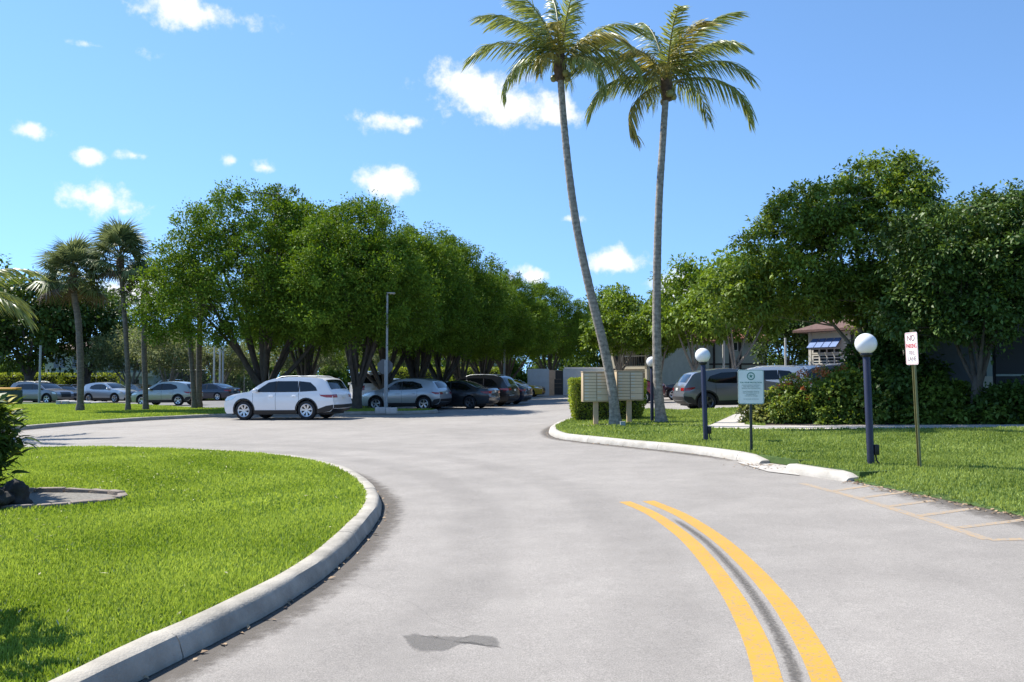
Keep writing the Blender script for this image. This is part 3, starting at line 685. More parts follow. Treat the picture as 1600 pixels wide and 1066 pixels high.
# ------------------------------------------------------------------ vehicles
def paint(name, col, metal=.0, rough=.32):
    return mat('paint_' + name, col, rough, metal=metal, coat=.9, spec=.5)
def interp(x, xs, ys): return float(np.interp(x, xs, ys))
BODY = {
    # top outline from front bumper bottom to rear bumper bottom, belt line, axles, wheel radius
    'suv': dict(L=4.89, W=1.93, H=1.73, ax=(.95, 3.74), r=.385, belt=1.08, sill=.27,
        top=[(.10, .26), (.03, .36), (.0, .50), (.0, .66), (.05, .82), (.16, .95), (.45, 1.04), (.80, 1.10), (1.18, 1.15), (1.55, 1.40), (1.86, 1.57), (2.2, 1.66), (2.7, 1.71), (3.3, 1.72), (3.9, 1.69), (4.36, 1.63), (4.50, 1.52), (4.68, 1.22), (4.80, 1.08), (4.86, .90), (4.85, .76), (4.89, .66), (4.87, .46), (4.74, .33)],
        ws=(8.15, 10.4), rg=(15.6, 17.2), panes=[[(1.42, 1.13), (2.02, 1.52), (2.33, 1.56), (2.33, 1.12)], [(2.41, 1.12), (2.41, 1.565), (3.32, 1.555), (3.36, 1.12)], [(3.44, 1.125), (3.40, 1.55), (3.86, 1.50), (4.12, 1.30), (4.20, 1.16)]],
        seams=[1.36, 2.38, 3.40], tail=[(4.28, 1.06), (4.34, 1.0), (4.84, 1.00), (4.83, .88), (4.60, .89), (4.36, .95)], rails=True, clad=True, plan=(.14, .10)),
    'crossover': dict(L=4.33, W=1.78, H=1.60, ax=(.86, 3.47), r=.345, belt=.98, sill=.26,
        top=[(.10, .25), (.03, .34), (.0, .48), (.0, .62), (.06, .76), (.2, .87), (.5, .96), (.85, 1.02), (1.15, 1.07), (1.5, 1.30), (1.82, 1.46), (2.1, 1.545), (2.5, 1.59), (2.95, 1.585), (3.45, 1.54), (3.85, 1.45), (3.95, 1.38), (4.14, 1.12), (4.24, .98), (4.30, .86), (4.29, .74), (4.33, .64), (4.31, .44), (4.2, .32)],
        ws=(8.15, 10.4), rg=(15.8, 17.2), panes=[[(1.38, 1.04), (1.95, 1.41), (2.24, 1.46), (2.24, 1.035)], [(2.32, 1.035), (2.32, 1.465), (2.85, 1.455), (3.30, 1.33), (3.42, 1.14), (3.1, 1.06)]],
        seams=[1.25, 2.28, 3.12], tail=[(3.86, 1.0), (3.9, .93), (4.27, .90), (4.28, .80), (4.1, .80), (3.92, .88)], rails=False, clad=True, plan=(.15, .13)),
    'sedan': dict(L=4.80, W=1.83, H=1.45, ax=(.95, 3.75), r=.33, belt=.93, sill=.22,
        top=[(.10, .21), (.03, .30), (.0, .44), (.0, .56), (.06, .68), (.2, .78), (.55, .86), (.95, .92), (1.35, .96), (1.75, 1.18), (2.05, 1.32), (2.35, 1.40), (2.75, 1.44), (3.15, 1.42), (3.55, 1.33), (3.9, 1.18), (4.2, 1.06), (4.5, 1.03), (4.7, 1.01), (4.78, .92), (4.77, .72), (4.80, .62), (4.78, .42), (4.68, .28)],
        ws=(8.15, 10.7), rg=(13.4, 15.8), panes=[[(1.62, .95), (2.2, 1.28), (2.62, 1.35), (2.62, .95)], [(2.70, .95), (2.70, 1.352), (3.15, 1.34), (3.55, 1.22), (3.80, 1.03), (3.6, .96)]],
        seams=[1.55, 2.66, 3.55], tail=[(4.34, .98), (4.38, .90), (4.77, .90), (4.77, .78), (4.55, .78), (4.38, .85)], rails=False, clad=False, plan=(.16, .12)),
    'pickup': dict(L=5.6, W=1.98, H=1.85, ax=(1.0, 4.55), r=.40, belt=1.15, sill=.36,
        top=[(.10, .36), (.03, .42), (.0, .55), (.0, .80), (.04, .98), (.14, 1.10), (.45, 1.15), (.85, 1.18), (1.4, 1.22), (1.75, 1.46), (2.05, 1.68), (2.3, 1.80), (2.7, 1.84), (3.2, 1.84), (3.55, 1.80), (3.68, 1.66), (3.76, 1.25), (3.85, 1.20), (4.6, 1.20), (5.52, 1.20), (5.55, .90), (5.6, .72), (5.58, .56), (5.45, .44)],
        ws=(8.15, 10.6), rg=(14.2, 15.8), panes=[[(1.62, 1.2), (2.15, 1.6), (2.5, 1.7), (2.5, 1.2)], [(2.58, 1.2), (2.58, 1.71), (3.4, 1.70), (3.5, 1.2)]],
        seams=[1.5, 2.54, 3.6], tail=[(5.38, 1.18), (5.38, .86), (5.54, .86), (5.53, 1.18)], rails=False, clad=False, plan=(.12, .04)),
    'van': dict(L=5.3, W=2.0, H=2.1, ax=(.95, 4.2), r=.36, belt=1.2, sill=.32,
        top=[(.10, .30), (.03, .38), (.0, .55), (.0, .75), (.04, .95), (.12, 1.08), (.35, 1.16), (.6, 1.24), (.85, 1.32), (1.15, 1.62), (1.4, 1.86), (1.65, 2.02), (2.2, 2.09), (3.2, 2.1), (4.3, 2.09), (5.0, 2.05), (5.14, 1.95), (5.22, 1.3), (5.26, 1.2), (5.28, 1.0), (5.28, .8), (5.3, .66), (5.28, .48), (5.2, .4)],
        ws=(8.15, 10.6), rg=(16.15, 16.95), panes=[[(1.2, 1.28), (1.62, 1.82), (2.1, 1.86), (2.1, 1.25)], [(2.2, 1.25), (2.2, 1.86), (3.4, 1.86), (3.4, 1.25)]],
        seams=[1.1, 2.15, 3.5], tail=[(5.14, 1.2), (5.14, .9), (5.26, .9), (5.24, 1.2)], rails=False, clad=False, plan=(.14, .05)),
}
def half_width(S, x, z):
    L, Wd, H, zb = S['L'], S['W'], S['H'], S['belt']
    p = 1.0; xf = L * .20; xr = L * .84
    if x < xf: p -= S['plan'][0] * ((xf - x) / xf) ** 2.3
    if x > xr: p -= S['plan'][1] * ((x - xr) / (L - xr)) ** 2.3
    if z <= zb:
        q = interp(z, [.2, .34, .55, .72, zb - .10, zb], [.925, .965, .99, 1.0, .992, .958])
    else:
        q = .958 - .185 * ((z - zb) / (H - zb)) ** 1.12
    return Wd / 2 * p * q
def poly_side(S, poly, off, step=.11):
    """triangulated side panel following the body's curvature; returns 2D verts, tris"""
    pts = []; n = len(poly)
    for i in range(n):
        a, b = Vector(poly[i]), Vector(poly[(i + 1) % n]); k = max(1, int((b - a).length / step))
        for j in range(k): pts.append(a.lerp(b, j / k))
    m = len(pts); edges = [(i, (i + 1) % m) for i in range(m)]
    xs = [p.x for p in pts]; zs = [p.y for p in pts]
    arr = np.array([(p.x, p.y) for p in pts]); grid = []
    gx = np.arange(min(xs) + step * .5, max(xs), step); gz = np.arange(min(zs) + step * .4, max(zs), step * .7)
    if len(gx) and len(gz):
        GX, GZ = np.meshgrid(gx, gz); P = np.stack([GX.ravel(), GZ.ravel()], 1)
        P = P[in_poly(P, [tuple(a) for a in arr])]
        if len(P):
            dmin = np.sqrt(((P[:, None, :] - arr[None]) ** 2).sum(2)).min(1)
            P = P[dmin > step * .35]
            grid = [Vector(p) for p in P]
    r = geometry.delaunay_2d_cdt(pts + grid, edges, [list(range(m))], 1, 1e-6)
    return r[0], r[2]
def mirror_side(mb, S, poly, off, step=.11, sides=(1, -1)):
    v2, tr = poly_side(S, poly, off, step)
    for s in sides:
        vs = [(v.x, s * (half_width(S, v.x, v.y) + off), v.y) for v in v2]
        mb.add(vs, [t if s < 0 else tuple(reversed(t)) for t in tr])
    return mb
def top_point(S, t):
    T = S['top']; i = min(int(t), len(T) - 2); u = t - i
    a, b = Vector(T[i]), Vector(T[i + 1]); p = a.lerp(b, u)
    return p
def top_strip(mb, S, t0, t1, f0, f1, off, nseg, nf):
    """band across the car between outline parameters t0..t1 and width fractions f0..f1"""
    T = S['top']; vs = []; fs = []
    ts = [t0 + (t1 - t0) * k / nseg for k in range(nseg + 1)] if not isinstance(nseg, list) else nseg
    nseg = len(ts) - 1
    for t in ts:
        p = top_point(S, t); e = .35
        a = top_point(S, max(0, t - e)); b = top_point(S, min(len(T) - 1.001, t + e)); d = (b - a).normalized(); nrm = Vector((-d.y, d.x))
        w = half_width(S, p.x, p.y)
        for k in range(nf + 1):
            f = f0 + (f1 - f0) * k / nf
            bul = (.055 - .02 * nrm.y * nrm.y) * (1 - abs(f) ** 2.2)
            q = p + nrm * (bul + off)
            vs.append((q.x, w * f, q.y))
    m = nf + 1
    for i in range(nseg):
        for k in range(nf): fs.append((i * m + k, i * m + k + 1, (i + 1) * m + k + 1, (i + 1) * m + k))
    return mb.add(vs, fs)
def arch(cx, cz, r, a0, a1, n=14):
    return [(cx + r * math.cos(a), cz + r * math.sin(a)) for a in np.linspace(a0, a1, n)]
WHEELS = {}
def wheel_meshes(r, w, rimmat, spokes=5):
    key = (r, rimmat.name, spokes)
    if key in WHEELS: return WHEELS[key]
    M = Matrix.Rotation(PI / 2, 4, 'X')
    t = MB().lathe([(r * .66, -w / 2 + .02), (r * .72, -w / 2), (r * .92, -w / 2), (r, -w / 2 + .03), (r, w / 2 - .03), (r * .92, w / 2), (r * .72, w / 2), (r * .66, w / 2 - .02)], 28, M)
    tm = t.mesh('wheel', M_tyre, smooth=40)
    rm = MB().lathe([(r * .69, -w / 2 + .005), (r * .66, -w / 2 + .0), (r * .60, -w / 2 + .02), (r * .58, 0), (r * .58, w / 2 - .02), (r * .66, w / 2), (r * .69, w / 2 - .005)], 28, M)
    for s in (-1, 1):
        for k in range(spokes):
            for da in (-.13, .13):
                a = 2 * PI * k / spokes + .3
                c0 = Vector((math.cos(a), 0, math.sin(a))); c1 = Vector((math.cos(a + da), 0, math.sin(a + da)))
                p0 = c0 * r * .10 + Vector((0, s * (w / 2 - .03), 0)); p1 = c1 * r * .64 + Vector((0, s * (w / 2 - .012), 0))
                tt = (p1 - p0).normalized(); u = tt.cross(Vector((0, 1, 0))).normalized() * r * .045
                dep = Vector((0, -s * .03, 0))
                vs = [p0 - u * 1.4, p0 + u * 1.4, p1 + u, p1 - u]; vs += [v + dep for v in vs]
                rm.add(vs, [(0, 1, 2, 3), (7, 6, 5, 4), (0, 4, 5, 1), (1, 5, 6, 2), (2, 6, 7, 3), (3, 7, 4, 0)])
        rm.lathe([(0, s * (w / 2 - .022)), (r * .14, s * (w / 2 - .022)), (r * .17, s * (w / 2 - .05))], 14, M)
    rmm = rm.mesh('rim', rimmat, smooth=30)
    dk = MB().lathe([(0, -.02), (r * .6, -.02), (r * .6, .02), (0, .02)], 20, M).mesh('brake', M_black)
    WHEELS[key] = (tm, rmm, dk); return WHEELS[key]
def make_car(name, kind, p, label, loc, heading, category, rim=None, scale=(1, 1, 1), near=True, group='cars parked in the lot', glass=None, clad=None, spokes=5):
    """heading: direction the nose points to (world xy vector)"""
    S = BODY[kind]; L = S['L']; root = empty(name)
    def ob(nm, mb, m, parent=root, sm=None):
        return mb.obj(nm, m, parent, smooth=sm)
    T = S['top']; sill = S['sill']; ra = S['r'] * 1.17; (fa, rb), r = S['ax'], S['r']
    def arcpts(cx):
        a = math.asin(max(-1, min(1, (sill - r) / ra)))
        return [(cx + ra * math.cos(t), r + ra * math.sin(t)) for t in np.linspace(a, PI - a, 15)]
    outline = list(T)                                            # front bottom .. over the top .. rear bottom
    outline += arcpts(rb) + arcpts(fa)
    mb = MB(); mirror_side(mb, S, outline, 0.0, .12 if near else .2)
    stp = .12 if near else .2; ts = []
    for i in range(len(T) - 1):
        k = max(1, int((Vector(T[i + 1]) - Vector(T[i])).length / stp)); ts += [i + j / k for j in range(k)]
    top_strip(mb, S, 0, 0, -1, 1, 0, ts + [len(T) - 1], 10)
    body = ob('body', mb, p, sm=None)
    bm = bmesh.new(); bm.from_mesh(body.data); bmesh.ops.remove_doubles(bm, verts=bm.verts, dist=.0015); bmesh.ops.recalc_face_normals(bm, faces=bm.faces); bm.to_mesh(body.data); bm.free()
    body.data.polygons.foreach_set('use_smooth', np.ones(len(body.data.polygons), dtype=bool)); body.data.set_sharp_from_angle(angle=R(38))
    # floor, wheel housings
    hw = S['W'] / 2
    mbu = MB().box(.25, L - .25, -hw * .66, hw * .66, sill - .06, sill + .45)
    mbu.box(fa + ra * .98, rb - ra * .98, -hw * .90, hw * .90, sill - .05, sill + .10)
    mbu.box(.18, fa - ra * 1.0, -hw * .80, hw * .80, sill - .02, sill + .2); mbu.box(rb + ra, L - .2, -hw * .82, hw * .82, sill + .02, sill + .25)
    ob('underbody', mbu, M_black)
    # glazing
    trim = MB(); allp = [q for pane in S['panes'] for q in pane]
    gl = glass or M_glass
    n = len(S['panes'])
    for i, pane in enumerate(S['panes']):
        for s in (1, -1): mbw = MB(); mirror_side(mbw, S, pane, .006, .16, (s,)); ob('window', mbw, gl, sm=40)
        if i < n - 1:
            nx = S['panes'][i + 1]; xa = max(q[0] for q in pane); xb = min(q[0] for q in nx)
            zt = min(max(q[1] for q in pane), max(q[1] for q in nx)); zb_ = max(min(q[1] for q in pane), min(q[1] for q in nx))
            mirror_side(trim, S, [(xa - .01, zb_ - .0), (xb + .01, zb_ - .0), (xb + .01, zt), (xa - .01, zt)], .004, .2)
    if trim.v: ob('pillar_trim', trim, M_black)['kind'] = 'stuff'
    ob('windscreen', top_strip(MB(), S, S['ws'][0], S['ws'][1], -.90, .90, .006, 5, 8), gl, sm=40)
    ob('rear_window', top_strip(MB(), S, S['rg'][0], S['rg'][1], -.84, .84, .006, 4, 8), gl, sm=40)
    # lamps
    for s in (1, -1):
        v2, tr = poly_side(S, S['tail'], 0, .1)
        mt = MB().add([(v.x, s * (half_width(S, v.x, v.y) + .008), v.y) for v in v2], [t if s < 0 else tuple(reversed(t)) for t in tr])
        zt = max(q[1] for q in S['tail'][2:]) ; zl = min(q[1] for q in S['tail'])
        # rear face of the lamp
        idx = [i + (zz - T[i][1]) / (T[i + 1][1] - T[i][1]) for zz in (zt, zl) for i in range(len(T) - 7, len(T) - 2) if min(T[i][1], T[i + 1][1]) <= zz <= max(T[i][1], T[i + 1][1]) and T[i][1] != T[i + 1][1]]
        if len(idx) >= 2: top_strip(mt, S, min(idx), max(idx), s * .62, s * 1.0, .008, 2, 4)
        ob('tail_light', mt, M_tail, sm=40)
        z1, z0 = T[5][1] - .02, T[4][1] - .06
        hp = [(.06, z0), (.07, z0 + .10), (.34, z1 + .02), (.62, z1 + .03), (.40, z0 + .07)]
        v2, tr = poly_side(S, hp, 0, .1)
        mh = MB().add([(v.x, s * (half_width(S, v.x, v.y) + .008), v.y) for v in v2], [t if s < 0 else tuple(reversed(t)) for t in tr])
        top_strip(mh, S, 3.7, 4.7, s * .62, s * .98, .008, 2, 4)
        ob('headlight', mh, M_head, sm=40)
    ob('grille', top_strip(MB(), S, 2.2, 4.5, -.58, .58, .008, 3, 6), M_black, sm=40)
    ob('number_plate', top_strip(MB(), S, len(T) - 5.2, len(T) - 4.55, -.16, .16, .012, 2, 2), M_plate)
    ck = M_black if clad is None else clad
    # lower bumper and sill cladding with arch lips
    if S['clad']:
        mc = MB(); zc = sill + .13
        mirror_side(mc, S, [(fa + ra + .045, sill - .02), (rb - ra - .045, sill - .02), (rb - ra - .045, zc), (fa + ra + .045, zc)], .010, .2)
        for cx in (fa, rb):
            a = math.asin((sill - r) / ra); inn = [(cx + ra * math.cos(t), r + ra * math.sin(t)) for t in np.linspace(a, PI - a, 15)]
            out = [(cx + (ra + .055) * math.cos(t), r + (ra + .055) * math.sin(t)) for t in np.linspace(PI - a, a, 15)]
            mirror_side(mc, S, inn + out, .009, .3)
        mirror_side(mc, S, [(rb + ra + .05, sill), (L - .16, .34), (L - .03, .45), (L - .02, .60), (L - .30, .56), (rb + ra + .05, .44)], .010, .2)
        top_strip(mc, S, len(T) - 2.7, len(T) - 1, -1.0, 1.0, .012, 3, 8)
        top_strip(mc, S, 0, 1.3, -1.0, 1.0, .012, 2, 8)
        ob('lower_cladding', mc, ck, sm=40)
    else:
        mc = MB(); top_strip(mc, S, len(T) - 2.0, len(T) - 1, -.8, .8, .010, 2, 6); top_strip(mc, S, 0, 1.3, -.8, .8, .010, 2, 6); ob('lower_valance', mc, ck, sm=40)
    if near:
        ms = MB()
        for x in S['seams']:
            zb = S['belt']; mirror_side(ms, S, [(x - .006, sill + .14), (x + .006, sill + .14), (x + .006, zb + .02), (x - .006, zb + .02)], .003, .1)
        so = ob('door_seam', ms, M_black); so['kind'] = 'stuff'
        for s in (1, -1):
            for x in S['seams'][1:]:
                xx = x - .20; z = S['belt'] - .13; y = s * (half_width(S, xx, z) + .02)
                MB().box(xx - .10, xx + .10, y - .022, y + .022, z - .016, z + .016).obj('door_handle', p, root, bevel=.008, smooth=40)
    for s in (1, -1):
        x = S['panes'][0][0][0] + .10; z = S['belt'] + .10; y = s * (half_width(S, x, z) + .10)
        mm = MB().box(x - .08, x + .07, y - .10, y + .10, z - .06, z + .08); mm.obj('wing_mirror', p, root, bevel=.03, smooth=50)
        if S['rails']:
            pts = []
            for t in np.linspace(11.2, 14.6, 8):
                q = top_point(S, t); pts.append((q.x, s * half_width(S, q.x, q.y) * .93, q.y + (.05 if 11.3 < t < 14.5 else .0)))
            MB().tube(pts, .016, 6).obj('roof_rail', M_steel, root, smooth=60)
    tm, rmm, dk = wheel_meshes(r, .23, rim or M_rim, spokes)
    for cx in (fa, rb):
        for s in (1, -1):
            wq = link('wheel', tm, root, (cx, s * (hw - .125), r)); link('rim', rmm, wq); link('brake_disc', dk, wq)
    # place: local +x runs from nose to tail
    h = Vector((heading[0], heading[1], 0)).normalized(); ang = math.atan2(-h.y, -h.x)
    root.scale = scale; root.rotation_euler = (0, 0, ang)
    c = Vector((L / 2 * scale[0], 0, 0)); c.rotate(Matrix.Rotation(ang, 3, 'Z'))
    root.location = Vector(loc) - c
    # rest on the sloping ground
    hx = h.x
    slope = (zg(loc[0] + .5) - zg(loc[0] - .5))
    root.rotation_euler = (math.atan(slope * -math.sin(ang)) * -1 * -1, -math.atan(slope * math.cos(ang)), ang)
    root.location.z = zg(loc[0]) - slope * c.x + (.0 if len(loc) < 4 else 0)
    tag(root, label, category, group)
    return root
P_white = paint('white', (0.82, 0.83, 0.84), rough=.25); P_silver = paint('silver', (0.44, 0.46, 0.48), .6); P_grey = paint('graphite', (0.20, 0.205, 0.225), .4)
P_black = paint('black', (0.010, 0.010, 0.012)); P_navy = paint('navy', (0.012, 0.018, 0.04), .3); P_red = paint('red', (0.22, 0.012, 0.015), .2); P_champ = paint('champagne', (0.36, 0.37, 0.34), .6)
P_bluegrey = paint('blue_grey', (0.10, 0.13, 0.17), .4); P_charcoal = paint('charcoal', (0.028, 0.03, 0.034), .4); P_yellow = paint('yellow', (0.55, 0.36, 0.02))
P_midgrey = paint('mid_grey', (0.21, 0.21, 0.22), .5)
def car_at(px, py, **k):
    """centre of the footprint from the pixel under the car's middle and its ground line"""
    g_ = G(px, py); return (g_.x, g_.y, g_.z)
def nudge(p, dx, dy): return (p[0] + dx, p[1] + dy, zg(p[0] + dx))
make_car('parked_car', 'suv', P_white, 'white three-row car with dark windows parked along the far kerb', nudge(car_at(441, 656.5), 0, .95), (-.972, .235), 'car', spokes=7)
make_car('parked_car', 'crossover', P_silver, 'silver hatchback parked beside the grey light pole', nudge(car_at(632, 642), 0, .9), (-.955, .30), 'car', rim=M_rim)
B = Vector((-5.15, 0, 0))
def row(i, dx=0, y0=42.3): return (-4.55 + 1.05 * i + dx, y0 + 2.85 * i, 0)
make_car('parked_car', 'sedan', P_charcoal, 'dark saloon with red tail lights parked next to the silver hatchback', row(1, .35), (-.945, .33), 'car', rim=M_rimd)
make_car('parked_car', 'suv', P_black, 'tall black car between two dark saloons in the shaded row', row(2, .30), (-.945, .33), 'car', rim=M_rimd)
make_car('parked_car', 'sedan', P_navy, 'dark saloon at the far end of the shaded row', row(3, .1), (-.945, .33), 'car', rim=M_rimd)
make_car('parked_car', 'sedan', P_white, 'white saloon behind the shaded row near the thin lamp post', (-1.2, 66, 0), (-.93, -.3), 'car', near=False)
make_car('parked_car', 'sedan', P_yellow, 'yellow car behind the shaded row beside the blue-grey enclosure', (.2, 68.5, 0), (.95, -.2), 'car', near=False)
make_car('parked_van', 'van', P_white, 'white van seen between the tree trunk and the silver hatchback', (-9.6, 57, 0), (-.3, .95), 'van', near=False)
make_car('parked_car', 'crossover', P_bluegrey, 'blue-grey car half hidden behind the silver hatchback', (-7.9, 59, 0), (.6, .8), 'car', near=False)
# left car park
make_car('parked_car', 'crossover', P_champ, 'silver-green hatchback behind the palm trunks', nudge(car_at(252, 634.3), 0, 1.0), (-.98, .18), 'car', scale=(1.03, 1.02, 1.02), near=True)
def far_car(kind, p, px, py, d, head, label, **k):
    q = D(px, py, d); return make_car('parked_car', kind, p, label, (q.x, q.y, 0), head, 'car', near=False, **k)
far_car('suv', P_midgrey, 64, 610, 68, (.96, -.28), 'grey car with chrome wheels beside the yellow-lidded bin')
far_car('sedan', P_bluegrey, 96, 610, 74, (.8, -.6), 'blue-grey saloon right behind the grey car')
far_car('sedan', P_navy, 126, 610, 76, (.7, -.7), 'navy car behind the leftmost palm trunk')
far_car('crossover', P_silver, 172, 610, 70, (.93, -.36), 'silver-white hatchback between the first two palms', scale=(1.06, 1, 1.03))
far_car('sedan', P_black, 214, 605, 76, (-.8, .6), 'black saloon partly behind the second palm trunk')
far_car('pickup', P_white, 268, 600, 84, (-.9, .4), 'white pickup roof showing above the silver-green hatchback')
far_car('sedan', P_navy, 329, 608, 72, (-.95, .3), 'dark blue saloon on the far side of the rear lawn')
# right car park
make_car('parked_car', 'crossover', P_grey, 'dark grey car parked side-on behind the globe lamp and the green sign', (9.15, 35.2, 0), (.995, .09), 'car', scale=(1.09, 1.03, 1.05), rim=M_rimd)
make_car('parked_car', 'suv', P_white, 'white car just behind the green sign', (11.6, 40.4, 0), (-.98, .2), 'car', near=False)
make_car('parked_car', 'suv', P_white, 'white car with a black rear roof between two parked cars on the right', (14.2, 44.0, 0), (-.95, .3), 'car', near=False)
make_car('parked_car', 'suv', P_charcoal, 'dark car showing over the flowering hedge', (15.3, 41.6, 0), (-.93, .35), 'car', near=False)
make_car('parked_car', 'sedan', P_red, 'red car behind the flowering hedge by the cream building', (18.4, 47.5, 0), (-.9, .4), 'car', near=False)
make_car('parked_car', 'sedan', P_red, 'red saloon behind the mailboxes and the farthest globe lamp', (5.9, 46.5, 0), (-.96, .25), 'car', near=False)
make_car('parked_car', 'sedan', P_charcoal, 'dark saloon between the right coconut palm and the grey car', (10.9, 49.5, 0), (-.96, .25), 'car', near=False)
# ------------------------------------------------------------------ trees, palms, shrubs
def rand_dirs(r, n): return unit(r.normal(0, 1, (n, 3)))
def crown_mesh(name, ells, n_clump, per, leaf, wid, cr, m, seed, flat=.75, shell=.75, hang=.15):
    r = np.random.default_rng(seed); E = np.array(ells, float)
    wgt = (E[:, 3] * E[:, 4] + E[:, 3] * E[:, 5]) ; wgt /= wgt.sum()
    C = []
    while len(C) < n_clump:
        k = r.choice(len(E), p=wgt); d = rand_dirs(r, 1)[0]
        u_ = r.random(); f = r.uniform(1.0, 1.14) if u_ < .10 else (r.uniform(.82, 1.02) if u_ < shell else r.uniform(.25, .82))
        c = E[k, :3] + d * E[k, 3:] * f
        q = (((c - E[:, :3]) / E[:, 3:]) ** 2).sum(1); q[k] = 9
        if f > .8 and (q < .55).any(): continue
        if c[2] < E[k, 2] - E[k, 5] * .75 and r.random() < .6: continue
        C.append(c)
    C = np.array(C); n = n_clump * per
    ci = np.repeat(np.arange(n_clump), per); rad = cr * (.45 + 1.15 * r.random(n_clump) ** 1.5)
    d = rand_dirs(r, n); rr_ = r.random(n) ** .5
    off = d * (rad[ci] * rr_)[:, None]; off[:, 2] *= flat
    pos = C[ci] + off
    ld = unit(d + r.normal(0, .6, (n, 3)) + np.array([0, 0, -hang])); nr = unit(r.normal(0, .36, (n, 3)) + np.array([0, 0, .75]) + d * .65)
    ln = leaf * r.uniform(.6, 1.35, n)
    V, Fq = leafquads(pos, ld, nr, ln, ln * wid, droop=.1)
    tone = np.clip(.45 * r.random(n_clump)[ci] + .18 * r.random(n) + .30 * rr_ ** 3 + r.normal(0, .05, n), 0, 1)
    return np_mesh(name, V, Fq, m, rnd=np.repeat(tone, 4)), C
def limb(mb, a, b, r0, r1, rng, sag=.0, n=6, sides=6):
    a, b = Vector(a), Vector(b); L = (b - a).length; pts = []
    mid = a.lerp(b, .5) + Vector((rng.uniform(-1, 1), rng.uniform(-1, 1), rng.uniform(-.3, .6))) * L * .10 + Vector((0, 0, sag * L))
    for k in range(n + 1):
        t = k / n; pts.append(a * (1 - t) ** 2 + mid * 2 * t * (1 - t) + b * t * t)
    mb.tube(pts, [r0 + (r1 - r0) * (k / n) for k in range(n + 1)], sides); return pts
def tree_meshes(ells, fork, r_trunk, n_limb, n_clump, per, leaf, wid, cr, mleaf, mbark, seed, flat=.75, shell=.75, twigs=45, lean=(0, 0), limbf=.62, limb_r=.55, hang=.15, spread=1.0):
    crown, C = crown_mesh('crown', ells, n_clump, per, leaf, wid, cr, mleaf, seed, flat, shell, hang=hang)
    rng = random.Random(seed); mb = MB(); E = np.array(ells); cc = E[:, :3].mean(0)
    fk = Vector((lean[0], lean[1], fork)); base = Vector((0, 0, -.15))
    mid = base.lerp(fk, .5) + Vector((rng.uniform(-.06, .06), rng.uniform(-.06, .06), 0))
    mb.tube([base, base.lerp(mid, .3), mid, fk, fk + Vector((0, 0, r_trunk * .6))], [r_trunk * 1.45, r_trunk * 1.1, r_trunk, r_trunk * .95, r_trunk * .5], 10)
    allp = []
    for k in range(n_limb):
        a = 2 * PI * (k + rng.random() * .6) / n_limb; el = ells[k % len(ells)]
        f = limbf * rng.uniform(.75, 1.15)
        tgt = Vector((el[0] * .6 + math.cos(a) * el[3] * f * spread, el[1] * .6 + math.sin(a) * el[4] * f * spread, el[2] + el[5] * rng.uniform(-.25, .45)))
        p0 = fk + Vector((math.cos(a), math.sin(a), 0)) * r_trunk * .45 + Vector((0, 0, rng.uniform(-.25, .1) * min(1, fork)))
        allp += limb(mb, p0, tgt, r_trunk * limb_r * rng.uniform(.7, 1.0), r_trunk * .14, rng, sag=-.06, n=7)
    for k in range(twigs):
        c = Vector(C[rng.randrange(len(C))]); ps = sorted(allp, key=lambda q: (q - c).length + max(0, q.z - c.z) * 1.5)
        q = ps[min(len(ps) - 1, rng.randrange(3))]
        limb(mb, q, c, r_trunk * .13, r_trunk * .03, rng, n=4, sides=4)
    return mb.mesh('trunk', mbark, smooth=60), crown
def plant_tree(name, label, loc, meshes, rz=0.0, sc=1.0, group=None, cat='tree'):
    root = empty(name, loc, rz); root.scale = (sc, sc, sc) if isinstance(sc, (int, float)) else sc
    link('trunk', meshes[0], root); link('crown', meshes[1], root)
    tag(root, label, cat, group); return root
GR = 'trees in the row beside the parked cars'
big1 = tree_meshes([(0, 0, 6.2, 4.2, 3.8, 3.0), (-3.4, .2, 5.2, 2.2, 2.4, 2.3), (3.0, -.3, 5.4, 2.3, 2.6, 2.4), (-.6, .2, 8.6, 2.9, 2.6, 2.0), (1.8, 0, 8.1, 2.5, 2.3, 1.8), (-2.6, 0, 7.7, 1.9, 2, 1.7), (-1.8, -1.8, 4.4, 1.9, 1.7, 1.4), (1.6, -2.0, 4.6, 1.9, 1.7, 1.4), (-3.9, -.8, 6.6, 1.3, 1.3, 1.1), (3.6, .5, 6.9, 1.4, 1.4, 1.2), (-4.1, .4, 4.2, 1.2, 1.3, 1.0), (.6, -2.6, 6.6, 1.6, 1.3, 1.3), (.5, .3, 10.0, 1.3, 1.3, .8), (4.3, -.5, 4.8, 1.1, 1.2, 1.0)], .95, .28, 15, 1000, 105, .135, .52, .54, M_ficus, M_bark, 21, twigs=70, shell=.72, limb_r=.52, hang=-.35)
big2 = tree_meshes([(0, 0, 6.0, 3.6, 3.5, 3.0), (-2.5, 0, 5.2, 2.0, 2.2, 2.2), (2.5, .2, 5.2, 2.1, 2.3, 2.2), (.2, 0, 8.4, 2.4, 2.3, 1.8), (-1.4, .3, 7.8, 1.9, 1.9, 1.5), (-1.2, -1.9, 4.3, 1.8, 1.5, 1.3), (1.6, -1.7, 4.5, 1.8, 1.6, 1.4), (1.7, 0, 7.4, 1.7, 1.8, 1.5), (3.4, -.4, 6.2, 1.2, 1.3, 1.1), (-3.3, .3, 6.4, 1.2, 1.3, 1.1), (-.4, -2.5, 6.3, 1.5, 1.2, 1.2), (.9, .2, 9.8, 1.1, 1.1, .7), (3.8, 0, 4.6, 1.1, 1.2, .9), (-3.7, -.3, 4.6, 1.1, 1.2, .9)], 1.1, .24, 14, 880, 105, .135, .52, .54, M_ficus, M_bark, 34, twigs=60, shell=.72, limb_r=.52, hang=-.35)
t1 = G(412, 641, .11); t2 = G(549, 642, .11)
